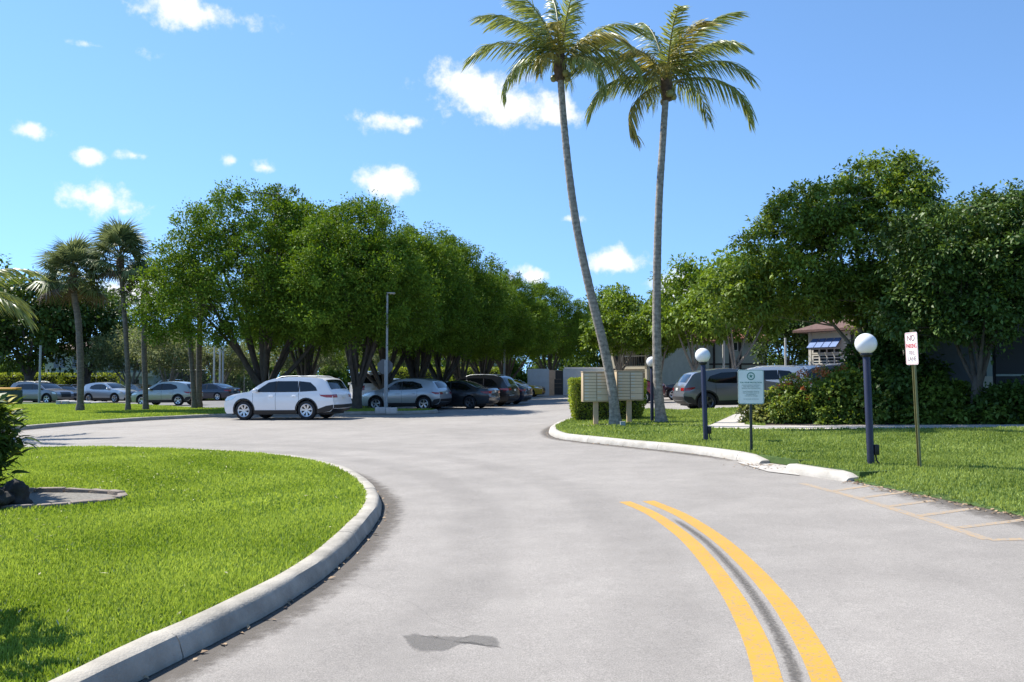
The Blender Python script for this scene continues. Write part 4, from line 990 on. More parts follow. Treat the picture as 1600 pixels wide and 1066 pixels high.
plant_tree('shade_tree', 'largest round-crowned tree standing behind the white car', t1, big1, .3, (1.08, 1.05, 1.06), GR)
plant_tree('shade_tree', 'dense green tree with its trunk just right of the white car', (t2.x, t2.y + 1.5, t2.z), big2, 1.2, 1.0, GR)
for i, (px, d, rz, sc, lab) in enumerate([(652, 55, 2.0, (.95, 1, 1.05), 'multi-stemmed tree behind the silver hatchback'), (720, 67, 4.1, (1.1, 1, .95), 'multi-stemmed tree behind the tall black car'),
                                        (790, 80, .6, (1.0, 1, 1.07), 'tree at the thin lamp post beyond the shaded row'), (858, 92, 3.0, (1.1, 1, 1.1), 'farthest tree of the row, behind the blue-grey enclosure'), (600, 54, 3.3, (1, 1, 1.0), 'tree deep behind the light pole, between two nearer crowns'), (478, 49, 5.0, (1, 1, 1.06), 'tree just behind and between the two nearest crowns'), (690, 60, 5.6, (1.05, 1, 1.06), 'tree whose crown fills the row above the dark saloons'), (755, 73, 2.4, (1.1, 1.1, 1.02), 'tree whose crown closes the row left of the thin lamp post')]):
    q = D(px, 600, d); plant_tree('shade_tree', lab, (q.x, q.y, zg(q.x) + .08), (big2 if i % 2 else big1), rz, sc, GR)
# distant trees
far1 = tree_meshes([(0, 0, 6.6, 4.2, 4, 3.4), (-3, 0, 5.2, 2.6, 2.6, 2.4), (3, 0, 5.6, 2.6, 2.6, 2.6), (.5, 0, 9.2, 2.8, 2.6, 2)], 2.2, .36, 6, 170, 75, .34, .6, 1.0, M_far, M_bark, 51, twigs=20)
far2 = tree_meshes([(0, 0, 6.0, 3.6, 3.6, 3.2), (2.2, 0, 7.6, 2.4, 2.6, 2.2), (-2.4, 0, 6.8, 2.3, 2.4, 2.4)], 1.8, .32, 6, 150, 75, .34, .6, 1.0, M_dark, M_bark, 57, twigs=20)
olive = tree_meshes([(0, 0, 4.4, 3.0, 3, 2.0), (-2, 0, 3.8, 1.8, 2, 1.5), (2, 0, 4.0, 1.9, 2, 1.6)], 1.0, .22, 8, 170, 70, .24, .35, .7, M_olive, M_bark_pale, 63, twigs=25, shell=.6)
bright = tree_meshes([(0, 0, 4.6, 2.4, 2.4, 1.9), (-1.6, 0, 3.9, 1.6, 1.6, 1.2), (1.6, 0, 4.3, 1.6, 1.6, 1.3), (.3, 0, 6.1, 1.3, 1.3, .9)], 1.6, .16, 7, 170, 70, .24, .5, .6, M_bright, M_bark_pale, 71, twigs=25, shell=.6, flat=.55)
FG = 'background trees beyond the car park'
for (m_, px, d, rz, sc, lab) in [
    (far2, 45, 84, 0, 1.28, 'dark tree behind the leftmost palm'), (far1, -40, 88, 1, 1.3, 'tall tree at the left edge of the picture'), (far2, 135, 90, 2, 1.25, 'dark tree between the first two palms'),
    (olive, 205, 84, .5, 1.1, 'pale olive tree behind the second palm'), (olive, 262, 80, 2, 1.15, 'pale olive tree behind the third palm trunk'), (olive, 345, 88, 1, 1.05, 'pale olive tree under the largest crown'),
    (far1, 200, 112, 2.4, .95, 'far tree rising behind the olive trees at left'), (far1, 275, 115, 2.9, .85, 'far tree behind the third palm'), (olive, 480, 92, 4, 1.15, 'pale olive tree seen between two dark trunks'), (far1, 400, 118, .7, .75, 'far tree filling the gap behind the largest tree'),
    (far2, 520, 120, 3.1, .75, 'far dark tree behind the white car tail'), (olive, 600, 98, 2, 1.1, 'pale olive tree right of the light pole'), (far1, 660, 122, 1.9, .72, 'far tree low behind the silver hatchback'), (olive, 745, 105, 5, 1.1, 'pale olive tree behind the black car'),
    (far2, 760, 128, .2, .75, 'far dark tree behind the thin lamp post'), (far1, 948, 98, .4, 1.02, 'round-topped tall tree between the two coconut palms'), (far2, 880, 118, .9, .95, 'far dark tree left of the leaning palm'),
    (bright, 968, 62, 1.0, (1, 1, 1.14), 'small spreading tree in front of the cream building'), (bright, 1085, 55, 2.2, (1.12, 1.12, 1.2768), 'light green tree over the grey building behind the middle lamp'), (bright, 1148, 47, .3, (1.05, 1.05, 1.197), 'light green tree beside the dark grey car'),
    (bright, 1030, 60, 4.0, (0.92, 0.92, 1.0488), 'light green tree right behind the straight palm trunk'),
    (far2, 1060, 105, 3.9, .75, 'dark tree behind the grey building roof'), (far2, 1150, 92, 2.0, .80, 'dark tree behind the right end of the grey building'), (far2, 1232, 66, 1.3, .78, 'dark tree beside the slim white pole'), (far1, 1300, 84, 5, .9, 'dark tree behind the cream building with blue awnings'),
    (far1, 1440, 60, .8, .95, 'tall tree behind the brown-roofed building'), (far2, 1580, 60, 2.7, 1.0, 'tree behind the right edge of the brown-roofed building')]:
    q = D(px, 600, d); plant_tree('background_tree', lab, (q.x, q.y, zg(q.x) - .1), m_, rz, sc, FG)
# far shrubs closing the view under the crowns
rshrub, _ = crown_mesh('foliage', [(0, 0, 1.0, 2.4, 1.4, 1.1), (1.6, 0, .8, 1.4, 1.2, .9), (-1.6, 0, .9, 1.4, 1.2, 1.0)], 70, 60, .26, .6, .5, M_far, 81)
rstem = MB()
for k in range(7): rstem.tube([(-1.8 + .6 * k, 0, -.1), (-1.8 + .62 * k, .1, .9)], .03, 5)
rstem = rstem.mesh('stem', M_bark)
rs = random.Random(9)
FS = ('at the left edge', 'behind the grey car', 'behind the leftmost palm', 'behind the second palm', 'behind the third palm', 'behind the two slanting palm trunks', 'left of the largest tree', 'behind the largest trunk', 'above the white car roof', 'above the white car tail', 'behind the white van', 'behind the light pole', 'behind the silver hatchback', 'behind the dark saloon', 'behind the black car', 'beside the thin lamp post', 'behind the yellow car', 'left of the enclosure', 'behind the enclosure', 'behind the leaning palm', 'behind the straight palm', 'behind the middle lamp', 'behind the green sign', 'behind the slim white post')
for i in range(24):
    px = -60 + i * 55; d = 112 + rs.uniform(-3, 5); q = D(px, 600, d)
    root = empty('far_shrub', (q.x, q.y, zg(q.x)), rs.uniform(-.4, .4)); root.scale = (1.5, 1.2, rs.uniform(1.7, 2.5))
    link('foliage', rshrub, root); link('stem', rstem, root)
    tag(root, 'far leafy shrub closing the view ' + FS[i], 'shrub', 'far row of shrubs')
# right-hand trees by the building
layered = tree_meshes([(.2, 0, 4.7, 2.1, 2.0, 1.6), (-1.7, -.2, 4.0, 1.6, 1.6, 1.3), (-2.9, -.1, 3.45, 1.25, 1.3, .85), (.3, 0, 6.3, 1.15, 1.1, .75), (1.2, .2, 5.0, 1.1, 1.2, .9), (-.9, 0, 5.5, 1.2, 1.2, .8), (.4, -.6, 3.5, 1.9, 1.5, 1.0), (-1.2, -.5, 3.3, 1.5, 1.3, .75), (1.2, .2, 3.0, 1.5, 1.3, 1.0), (.9, .6, 2.6, 1.2, 1.0, .8), (-2.3, -.2, 4.5, 1.4, 1.3, 1.0), (-1.7, .0, 5.4, 1.2, 1.2, .8), (2.1, .2, 4.4, 1.3, 1.3, 1.1), (-3.6, .2, 3.3, 1.0, 1.1, .7)], 1.2, .17, 9, 1000, 95, .115, .5, .36, M_layer, M_bark_pale, 91, flat=.45, shell=.7, twigs=50)
q = D(1368, 600, 24.5)
plant_tree('layered_tree', 'tall tree with layered crown behind the flowering hedge', (q.x, q.y, zg(q.x) + .12), layered, 0, (1.05, 1, 1.08))
glossy = tree_meshes([(0, 0, 3.9, 1.9, 1.6, 1.5), (1.5, .2, 4.3, 1.6, 1.5, 1.4), (-.8, 0, 3.9, 1.0, 1.1, .9), (.9, 0, 5.0, 1.1, 1.0, .75), (2.6, .1, 3.8, 1.3, 1.3, 1.2), (.2, -.2, 3.1, 1.5, 1.2, .65), (-1.3, .3, 2.6, .9, .9, .7), (-.2, -.5, 2.5, .9, .6, .6), (-1.2, .2, 4.6, 1.0, 1.0, .7), (.9, -.4, 3.0, 1.2, .8, .6)], 1.1, .13, 8, 680, 95, .105, .55, .36, M_glossy, M_bark, 97, flat=.7, shell=.72, twigs=45)
q = D(1528, 600, 20.8)
plant_tree('glossy_tree', 'dark glossy-leaved tree in front of the brown-roofed building', (q.x, q.y, zg(q.x) + .12), glossy, 0, 1.0)
slim, _ = None, None

# ---- coconut palms
def frond_mesh(L, droop, m, seed, leaflet=1.02, n=72, wind=0.3):
    """frond along +x, rising by its own curve; rachis and leaflets in two meshes"""
    r = np.random.default_rng(seed)
    ts = np.linspace(0, 1, 22); ang = np.cumsum(np.full(22, -droop / 22)) ; step = L / 21
    pts = [np.zeros(3)]
    for i in range(21):
        a = ang[i] * (0.35 + 1.3 * ts[i]); pts.append(pts[-1] + np.array([math.cos(a), 0, math.sin(a)]) * step)
    pts = np.array(pts)
    rach = MB().tube([Vector(p) for p in pts], [.035 * (1 - t) + .005 for t in ts], 5)
    VV = []; FF = []; RR = []; b = 0
    for side in (-1, 1):
        for k in range(n):
            t = .12 + .88 * (k + r.random() * .7) / n; i = min(int(t * 21), 20); u = t * 21 - i
            p = pts[i] * (1 - u) + pts[i + 1] * u; tang = pts[i + 1] - pts[i]; tang /= np.linalg.norm(tang)
            ll = leaflet * (.55 + .45 * math.sin(PI * min(1, .1 + t * .9))) * r.uniform(.75, 1.12)
            out = np.array([0, side, 0]) * (.95 - .25 * t) + tang * (.30 + .55 * t) + np.array([0, 0, .22 - .25 * t]) + r.normal(0, .11, 3); out /= np.linalg.norm(out)
            wv = np.cross(out, np.array([0, 0, 1.0])) + r.normal(0, .3, 3); wv /= max(np.linalg.norm(wv), 1e-6); w = .018 * r.uniform(.75, 1.2)
            seg = 4; cur = p.copy(); d = out.copy(); sag = r.uniform(.5, 1.5)
            rows = []
            for s in range(seg + 1):
                ww = w * (.8, 1.2, 1.0, .65, .06)[s]; rows.append((cur - wv * ww, cur + wv * ww))
                d = d + np.array([0, 0, -sag]) * (s + 1) * .40; d /= np.linalg.norm(d); cur = cur + d * ll / seg
            for a_, b_ in rows: VV += [a_, b_]
            for s in range(seg): FF.append((b + 2 * s, b + 2 * s + 1, b + 2 * s + 3, b + 2 * s + 2))
            RR += [r.random() * .75 + .25 * t] * (2 * (seg + 1)); b += 2 * (seg + 1)
    return rach.mesh('frond', M_rachis, smooth=60), np_mesh('leaflets', np.array(VV), np.array(FF), m, rnd=RR)
FRONDS = {k: frond_mesh(*k[:2], M_coco if k[2] == 'g' else M_coco_y, s) for s, k in enumerate([(3.5, .75, 'g'), (3.5, 1.0, 'g'), (3.4, 1.2, 'g'), (3.2, .5, 'g'), (3.1, 1.15, 'y'), (2.9, 1.3, 'y')])}
FK = list(FRONDS)
def coco(name, label, base, path_px, dist, fr, seed, group):
    root = empty(name, base); pts = [Vector(base) + Vector((0, 0, -.1))] + [D(px, py, dist) for px, py in path_px[1:]]
    pts = catmull(pts, .12); loc = [p - Vector(base) for p in pts]; n = len(loc); rad = []
    rng = random.Random(seed)
    for i in range(n):
        t = i / (n - 1); h = loc[i].z
        rr_ = .142 - .05 * t + .075 * math.exp(-max(h, 0) / .25)
        rad.append(rr_ * (1 + (.035 if i % 2 else -.012)) * rng.uniform(.985, 1.015))
    MB().tube(loc, rad, 14).obj('trunk', M_cbark, root, smooth=50)
    top = loc[-1]
    cs = MB().tube([top + Vector((0, 0, -.35)), top + Vector((0, 0, -.05)), top + Vector((0, 0, .35)), top + Vector((0, 0, .8))], [.12, .19, .16, .05], 10); cs.obj('crown_shaft', M_boot, root, smooth=50)
    for k in range(6):
        a = rng.uniform(0, 2 * PI); c = top + Vector((math.cos(a) * .22, math.sin(a) * .22, -.12 - rng.random() * .2))
        MB().lathe([(0, -.11), (.07, -.08), (.10, 0), (.075, .08), (0, .11)], 10, Matrix.Translation(c)).obj('coconut', M_rachis, root, smooth=60)
    for (az, el, key, roll, sc) in fr:
        f = link('frond', FRONDS[FK[key]][0], root, top + Vector((0, 0, .18)))
        f.rotation_mode = 'XYZ'
        Mx = Matrix.Rotation(R(az), 3, 'Z') @ Matrix.Rotation(-R(el), 3, 'Y') @ Matrix.Rotation(R(roll), 3, 'X')
        f.rotation_euler = Mx.to_euler(); f.scale = (sc, sc, sc)
        link('leaflets', FRONDS[FK[key]][1], f)
    tag(root, label, 'palm', group); return root
CG = 'pair of tall coconut palms'
# (azimuth: 0 right, 90 away, 180 left, 270 to the camera; elevation; frond kind; roll; scale)
fl = [(178, 28, 1, 8, .98), (170, 52, 0, 0, 1.0), (192, -2, 2, 10, .82), (150, 66, 3, 0, 1.0), (215, 40, 1, 0, .9), (100, 78, 3, 0, .95), (60, 70, 3, 10, 1.0), (5, 48, 1, -10, .95), (-12, 18, 2, -8, .95), (330, 36, 4, 0, .9), (262, 42, 4, 0, .8), (285, 62, 0, 0, .95), (30, 22, 1, 0, .95), (128, 30, 1, 0, .9), (80, 32, 1, 0, .9), (240, 8, 5, 0, .7), (310, -4, 2, 0, .85), (200, 66, 0, 0, 1.0), (350, 66, 0, 0, 1.0)]
fr_ = [(2, 14, 2, 8, 1.0), (8, 36, 1, 10, .95), (22, 52, 0, 0, .95), (60, 68, 3, 0, .95), (110, 72, 3, 0, .95), (160, 58, 1, 0, .95), (178, 36, 1, 0, .95), (186, 12, 2, 0, .9), (225, 40, 4, 0, .8), (270, 58, 1, 0, .9), (300, 66, 4, 0, .85), (196, -22, 5, 0, .85), (90, 34, 1, 0, .9), (140, 26, 1, 0, .9), (45, 20, 2, 0, .85), (320, 40, 1, 0, .85), (345, 64, 0, 0, .9), (250, 24, 5, 0, .75)]
bl = G(962, 665, .12); br = G(1034, 661, .12)
coco('coconut_palm', 'left coconut palm with the leaning curved trunk in front of the mailboxes', bl, [(962, 665), (957, 610), (943, 540), (921, 450), (902, 360), (889, 270), (880, 180), (875, 108)], bl.y, [(a_, e_ + 6, k_, r_, s_ * .86) for a_, e_, k_, r_, s_ in fl][:18], 3, CG)
coco('coconut_palm', 'right coconut palm with the straighter trunk beside the left globe lamp', br, [(1034, 661), (1028, 600), (1026, 500), (1027, 400), (1030, 310), (1035, 230), (1041, 140)], br.y, [(a_, e_ + 4, k_, r_, s_ * .95) for a_, e_, k_, r_, s_ in fr_], 4, CG)
# palm outside the left edge whose fronds reach into the picture
bo = D(-128, 640, 26); bo = gp(bo.x, bo.y, .12)
coco('coconut_palm', 'palm at the left edge whose fronds hang into the picture', bo, [(-128, 660), (-124, 610), (-120, 560), (-116, 500)], bo.y, [(0, 30, 1, 0, 1.0), (-8, 2, 2, 0, .95), (15, 50, 0, 0, 1.0), (60, 40, 1, 0, 1), (120, 40, 1, 0, 1), (180, 30, 1, 0, 1), (240, 40, 1, 0, 1), (300, 30, 2, 0, 1), (10, -15, 2, 0, .9), (330, 55, 0, 0, 1)], 5, None)

# ---- cabbage palms on the verge
def fan_mesh(seed, m):
    """petiole along +x then a folded fan"""
    r = np.random.default_rng(seed); VV = []; FF = []; RR = []; b = 0; pl = .85
    rc = MB().tube([(0, 0, 0), (pl * .5, 0, .02), (pl, 0, 0)], [.022, .016, .012], 4)
    n = 34
    for k in range(n):
        a = -2.25 + 4.5 * (k + .5) / n; ll = (.78 - .16 * abs(a) / 2.25) * r.uniform(.85, 1.08); w = .026
        d = np.array([math.cos(a), math.sin(a), .10 * math.cos(2 * a)]); d /= np.linalg.norm(d); s = np.array([-math.sin(a), math.cos(a), 0])
        o = np.array([pl, 0, 0]); mid = o + d * ll * .55; tip = o + d * ll + np.array([0, 0, -.16 - .2 * r.random()])
        VV += [o, mid - s * w, tip, mid + s * w]; FF.append((b, b + 1, b + 2, b + 3)); RR += [r.random()] * 4; b += 4
    return rc.mesh('leaf', M_rachis), np_mesh('leaf_fan', np.array(VV), np.array(FF), m, rnd=RR)
FANS = [fan_mesh(s, M_sabal) for s in (1, 2, 3)]; FAND = fan_mesh(7, M_dead)
def sabal(label, base_px, path_px, d, rad, n, seed, csc=1.0):
    base = G(*base_px, .11); rng = random.Random(seed); root = empty('cabbage_palm', base)
    pts = catmull([Vector(base) + Vector((0, 0, -.1))] + [D(px, py, base.y) for px, py in path_px], .2); loc = [p - base for p in pts]; m_ = len(loc)
    MB().tube(loc, [rad * (1.25 if i < 3 else 1.0 - .1 * i / m_) * rng.uniform(.96, 1.04) for i in range(m_)], 10).obj('trunk', M_sabal_bark, root, smooth=50)
    top = loc[-1]
    MB().tube([top + Vector((0, 0, -.75)), top + Vector((0, 0, -.3)), top + Vector((0, 0, .1)), top + Vector((0, 0, .5))], [rad * 1.02, rad * 1.65, rad * 1.5, .06], 10).obj('boot_head', M_boot, root, smooth=40)
    for k in range(n):
        u = (k + .5) / n; el = 82 - 118 * u; az = k * 137.5 + rng.uniform(-15, 15); fm = FANS[k % 3] if u < .93 else FAND
        f = link('leaf', fm[0], root, top + Vector((0, 0, .28 - .3 * u)))
        f.rotation_euler = (Matrix.Rotation(R(az), 3, 'Z') @ Matrix.Rotation(-R(el), 3, 'Y') @ Matrix.Rotation(R(rng.uniform(-25, 25)), 3, 'X')).to_euler(); s = csc * rng.uniform(.85, 1.1); f.scale = (s, s, s)
        link('leaf_fan', fm[1], f)
    tag(root, label, 'palm', 'cabbage palms on the far verge'); return root
sabal('leftmost cabbage palm with a bent trunk on the far verge', (125, 643), [(126, 600), (125, 550), (122, 500), (116, 462), (114, 437)], 0, .175, 52, 1, 1.4)
sabal('tallest cabbage palm on the far verge', (200, 642), [(200, 590), (197, 530), (192, 460), (188, 410)], 0, .13, 46, 2, 1.35)
sabal('cabbage palm with a dark swollen head below the tree crown', (228, 641), [(227, 600), (225, 540), (226, 490), (227, 462)], 0, .145, 28, 3, 1.15)
sabal('slanting cabbage palm trunk at the left side of the largest tree', (304, 639), [(302, 600), (299, 560), (296, 520), (293, 480)], 0, .145, 24, 4, 1.1)
sabal('dark straight cabbage palm trunk nearest the white car', (311, 638), [(311, 600), (311, 560), (312, 520), (313, 470)], 0, .17, 24, 5, 1.1)

# ---- hedges and shrubs
M_hedge2 = mat('mid_hedge_leaf', (0.10, 0.165, 0.022), .5, rnd=.45, rndcol=(0.21, 0.30, 0.045), transl=.3, spec=.3)
def hedge_box(name, label, x0, x1, y0, y1, h, m, seed, leaf=.07, dens=900, base=None, cat='hedge', round_=.12, group=None, core=True):
    r = np.random.default_rng(seed); w, dp = x1 - x0, y1 - y0; cx, cy = (x0 + x1) / 2, (y0 + y1) / 2
    root = empty(name, gp(cx, cy, .10) if base is None else base)
    area = 2 * (w + dp) * h + w * dp; n = int(area * dens); P = []; Nn = []
    faces = [(w * dp, 't'), (w * h, 'f'), (w * h, 'b'), (dp * h, 'l'), (dp * h, 'r')]; pr = np.array([f[0] for f in faces]); pr = pr / pr.sum()
    pick = r.choice(5, n, p=pr); u = r.uniform(-.5, .5, n); v = r.uniform(0, 1, n)
    pos = np.zeros((n, 3)); nr = np.zeros((n, 3))
    for k, (_, c) in enumerate(faces):
        s = pick == k
        if c == 't': pos[s] = np.stack([u[s] * w, (v[s] - .5) * dp, np.full(s.sum(), h)], 1); nr[s] = (0, 0, 1)
        elif c in 'fb': sg = -1 if c == 'f' else 1; pos[s] = np.stack([u[s] * w, np.full(s.sum(), sg * dp / 2), v[s] * h], 1); nr[s] = (0, sg, 0)
        else: sg = -1 if c == 'l' else 1; pos[s] = np.stack([np.full(s.sum(), sg * w / 2), u[s] * dp, v[s] * h], 1); nr[s] = (sg, 0, 0)
    # soft shoulders and a lumpy surface
    lump = .5 + .5 * np.sin(pos[:, 0] * 5.1 + 1.3 * np.sin(pos[:, 2] * 4.3)) * np.sin(pos[:, 2] * 6.7 + pos[:, 1] * 5.0)
    pos -= nr * (r.random(n) ** 2 * .16 + .07 * (1 - lump))[:, None]
    ez = np.clip((pos[:, 2] - (h - round_)) / round_, 0, 1); pos[:, 0] *= 1 - .10 * ez ** 2 * (1 / max(w, .6)); pos[:, 1] *= 1 - .10 * ez ** 2
    taper = 1 - .12 * (1 - np.clip(pos[:, 2] / (h * .5), 0, 1)); pos[:, 0] *= taper; pos[:, 1] *= taper
    d = unit(nr * .6 + r.normal(0, .6, (n, 3)) + np.array([0, 0, .25])); nn = unit(nr + r.normal(0, .5, (n, 3)))
    ln = leaf * r.uniform(.6, 1.3, n); V, Fq = leafquads(pos, d, nn, ln, ln * .55)
    link('foliage', np_mesh('foliage', V, Fq, m, rnd=np.repeat(np.clip(r.random(n) * .8 + .2 * lump, 0, 1), 4)), root)
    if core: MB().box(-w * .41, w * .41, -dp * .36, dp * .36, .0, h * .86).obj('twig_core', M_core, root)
    tag(root, label, cat, group); return root
def shrub(name, label, loc, ells, n_clump, per, leaf, wid, cr, m, seed, cat='shrub', extra=None, group=None, nstem=5, flat=.8):
    root = empty(name, loc); me, C = crown_mesh('foliage', ells, n_clump, per, leaf, wid, cr, m, seed, flat=flat, shell=.7)
    me_ = link('foliage', me, root); rng = random.Random(seed); st = MB()
    for k in range(nstem):
        e = ells[k % len(ells)]; limb(st, (e[0] * .5 + rng.uniform(-.1, .1), e[1] * .5, -.05), (e[0] + rng.uniform(-.3, .3) * e[3], e[1] + rng.uniform(-.3, .3) * e[4], e[2] + e[5] * .3), .03, .012, rng, n=4, sides=5)
    st.obj('stem', M_bark, root, smooth=50)
    if extra: 
        k2, c2 = crown_mesh('blossom', *extra); link('blossom', k2, root)
    tag(root, label, cat, group); return root
q = G(949, 657, .12)
hedge_box('clipped_hedge', 'clipped block hedge standing behind the two mailboxes', q.x - 1.18, q.x + 1.25, q.y - .05, q.y + 1.15, 1.36, M_hedge, 5, leaf=.065, dens=1500)
# far clipped hedges
for (pa, pb, d, h, lab) in [(560, 600, 84, 2.6, 'short clipped hedge end beside the white van'), (610, 700, 92, 2.6, 'long clipped hedge behind the silver hatchback'), (700, 785, 98, 2.6, 'clipped hedge behind the tall black car'), (-20, 90, 96, 2.4, 'clipped hedge behind the far left cars'), (85, 185, 98, 2.4, 'clipped hedge behind the first two palms')]:
    a, b = D(pa, 600, d), D(pb, 600, d)
    hedge_box('clipped_hedge', lab, a.x, b.x, d, d + 1.4, h, M_hedge, pa + 99, leaf=.22, dens=90, group='far clipped hedges')
# right shrub bed
q = G(1292, 664, .12)
shrub('flowering_shrub', 'broad red-flowering hedge left of the right globe lamp', (q.x + .55, q.y + 1.4, q.z), [(0, 0, .70, 1.3, 1.0, .75), (-1.05, .0, .45, .75, .8, .55), (1.0, .1, .75, .9, .9, .75)], 170, 95, .085, .55, .26, M_hedge, 15,
      extra=([(0, -.12, .86, 1.2, .9, .66), (-.9, 0, .62, .6, .6, .5), (.9, 0, .92, .75, .75, .62)], 95, 30, .055, .8, .12, M_red, 16, .8, 1.0))
q = G(1200, 663, .12)
shrub('variegated_shrub', 'low yellow-variegated ground cover at the corner of the footpath', (q.x + .35, q.y + .75, q.z), [(0, 0, .28, .75, .6, .42), (.7, .1, .4, .7, .6, .5), (-.45, -.1, .16, .4, .35, .26)], 130, 70, .12, .6, .18, M_varieg, 17)
q = G(1262, 663, .12)
shrub('dark_shrub', 'dark leafy shrub between the variegated plant and the right lamp', (q.x + .1, q.y + .55, q.z), [(0, 0, .42, .95, .5, .48), (.9, 0, .42, .8, .5, .5)], 110, 80, .10, .6, .22, M_hedge2, 18)
for (px, dd, sc, seed, lab) in [(1375, .9, (1.2, .8, 1.5), 19, 'tall dark shrub right behind the right globe lamp'), (1440, .7, (1.2, .8, 1.35), 20, 'dark shrub behind the no parking sign'), (1492, .75, (.9, .7, 1.15), 22, 'dark shrub left of the screened porch'), (1596, .6, (.8, .7, .95), 23, 'dark shrub at the right edge below the porch')]:
    q = G(px, 663, .12)
    shrub('dark_shrub', lab, (q.x, q.y + dd, q.z), [(0, 0, sc[2] * .48, sc[0] * .75, sc[1] * .75, sc[2] * .52), (-.5 * sc[0], 0, sc[2] * .36, .5 * sc[0], .6 * sc[1], sc[2] * .40), (.5 * sc[0], 0, sc[2] * .38, .5 * sc[0], .6 * sc[1], sc[2] * .42)], 110, 75, .12, .6, .25, M_hedge2 if seed in (19, 22) else M_dark, seed)
for (px, dd, lab, sd_) in ((1415, 2.6, 'tall shaded shrub under the layered tree', 62), (1470, 2.4, 'tall shaded shrub against the brown-roofed building', 63)):
    q = G(px, 663, .12)
    shrub('understorey_shrub', lab, (q.x + .1 * dd, q.y + dd, q.z), [(0, 0, 1.25, .85, .6, 1.25), (-.5, 0, 1.0, .6, .5, .95), (.5, 0, .95, .6, .5, .9)], 120, 80, .12, .55, .27, M_dark, sd_)
for k, px in enumerate((1330, 1400, 1470, 1540, 1600)):
    q = G(px, 664, .12)
    shrub('ground_cover', ('low leafy ground cover along the footpath, ' + ('left of the right lamp', 'right of the right lamp', 'right of the no parking sign', 'below the porch', 'at the right edge')[k]), (q.x, q.y + .35, q.z), [(0, 0, .16, .75, .3, .24), (.4, 0, .14, .5, .28, .2)], 52, 60, .11, .6, .14, M_hedge2, 30 + k, cat='plant')
# big-leaved climber on the layered tree, every leaf its own
def big_leaf_mesh(name, L, Wd, m, fold=.25):
    prof = [(0, .0), (.12, .42), (.35, .5), (.65, .38), (.88, .16), (1, 0)]; vs = []; fs = []
    for i, (t, w) in enumerate(prof):
        z = -.35 * t * t * L
        vs += [(t * L, -w * Wd, z + fold * w * Wd), (t * L, 0, z), (t * L, w * Wd, z + fold * w * Wd)]
    for i in range(len(prof) - 1):
        for k in (0, 1): fs.append((3 * i + k, 3 * i + 3 + k, 3 * i + 4 + k, 3 * i + 1 + k))
    return MB().add(vs, fs).mesh(name, m, smooth=60)
q = D(1385, 600, 24.0); root = empty('climbing_vine', (q.x, q.y, zg(q.x) + .12)); rng = random.Random(4)
limb(MB(), (0, 0, 0), (0, 0, 1), .02, .02, rng)
mbv = MB(); limb(mbv, (.0, .3, 0), (-.05, .25, 2.9), .045, .02, rng, n=8); mbv.obj('stem', M_bark, root, smooth=60)
bl1 = big_leaf_mesh('leaf', .34, .30, mat('vine_leaf', (0.16, 0.22, 0.03), .3, var=.3, vscale=6, transl=.3)); bl2 = big_leaf_mesh('leaf', .32, .27, mat('vine_leaf_dark', (0.07, 0.12, 0.02), .3, var=.3, vscale=6, transl=.25))
for k in range(70):
    a = rng.uniform(PI, 2 * PI) + rng.uniform(-.5, .5); z = rng.uniform(.5, 2.9); rad = rng.uniform(.15, .55)
    f = link('leaf', bl1 if rng.random() < .5 else bl2, root, (rad * math.cos(a), .25 + rad * math.sin(a) * .7, z))
    f.rotation_euler = (rng.uniform(-.4, .4), rng.uniform(.2, 1.0), a + rng.uniform(-.6, .6)); s = rng.uniform(.6, 1.15); f.scale = (s, s, s)
tag(root, 'climbing vine with big yellow-green leaves on the trunk behind the lamp', 'vine')
# croton in the island bed, every leaf its own
cr1 = big_leaf_mesh('leaf', .20, .075, mat('croton_dark_leaf', (0.075, 0.12, 0.022), .55, var=.5, vscale=9, spec=.2, transl=.25), .3); cr2 = big_leaf_mesh('leaf', .20, .075, M_yell2, .3)
def croton(label, loc, h, rad, n, seed):
    root = empty('croton_shrub', loc); rng = random.Random(seed); tips = []
    for k in range(9):
        a = 2 * PI * k / 9; mbs = MB(); p = limb(mbs, (math.cos(a) * .06, math.sin(a) * .06, -.03), (math.cos(a) * rad * rng.uniform(.3, .8), math.sin(a) * rad * rng.uniform(.3, .8), h * rng.uniform(.75, .95)), .02, .008, rng, n=6, sides=5); mbs.obj('stem', M_bark, root, smooth=60); tips += p[1:]
    for k in range(n):
        z = rng.random() ** .8; a = rng.uniform(0, 2 * PI); rr_ = rad * (.55 + .45 * math.sin(PI * (.12 + .8 * z))) * rng.uniform(.55, 1.0)
        f = link('leaf', cr2 if (z > .84 and rng.random() < .5) or rng.random() < .03 else cr1, root, (rr_ * math.cos(a), rr_ * math.sin(a), .12 + z * h))
        f.rotation_euler = (rng.uniform(-.5, .5), rng.uniform(-1.15, .15), a + rng.uniform(-.7, .7)); s = rng.uniform(.7, 1.25); f.scale = (s, s, s)
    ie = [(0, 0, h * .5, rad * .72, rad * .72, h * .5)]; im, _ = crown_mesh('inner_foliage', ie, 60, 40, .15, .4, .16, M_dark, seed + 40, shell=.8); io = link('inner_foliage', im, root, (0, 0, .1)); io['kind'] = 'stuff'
    tag(root, label, 'shrub', 'croton shrubs on the island'); return root
cq = G(-58, 782, .125)
croton('croton shrub with yellow top leaves in the island bed', (cq.x, cq.y + .1, cq.z), 1.16, .62, 300, 3)
croton('croton shrub outside the left edge that shades the lawn corner', gp(-4.5, 5.35, .12), 2.0, .85, 300, 6)
croton('tall croton shrub behind the bed, outside the left edge', (cq.x - .95, cq.y + .75, cq.z), 1.9, .75, 300, 9)
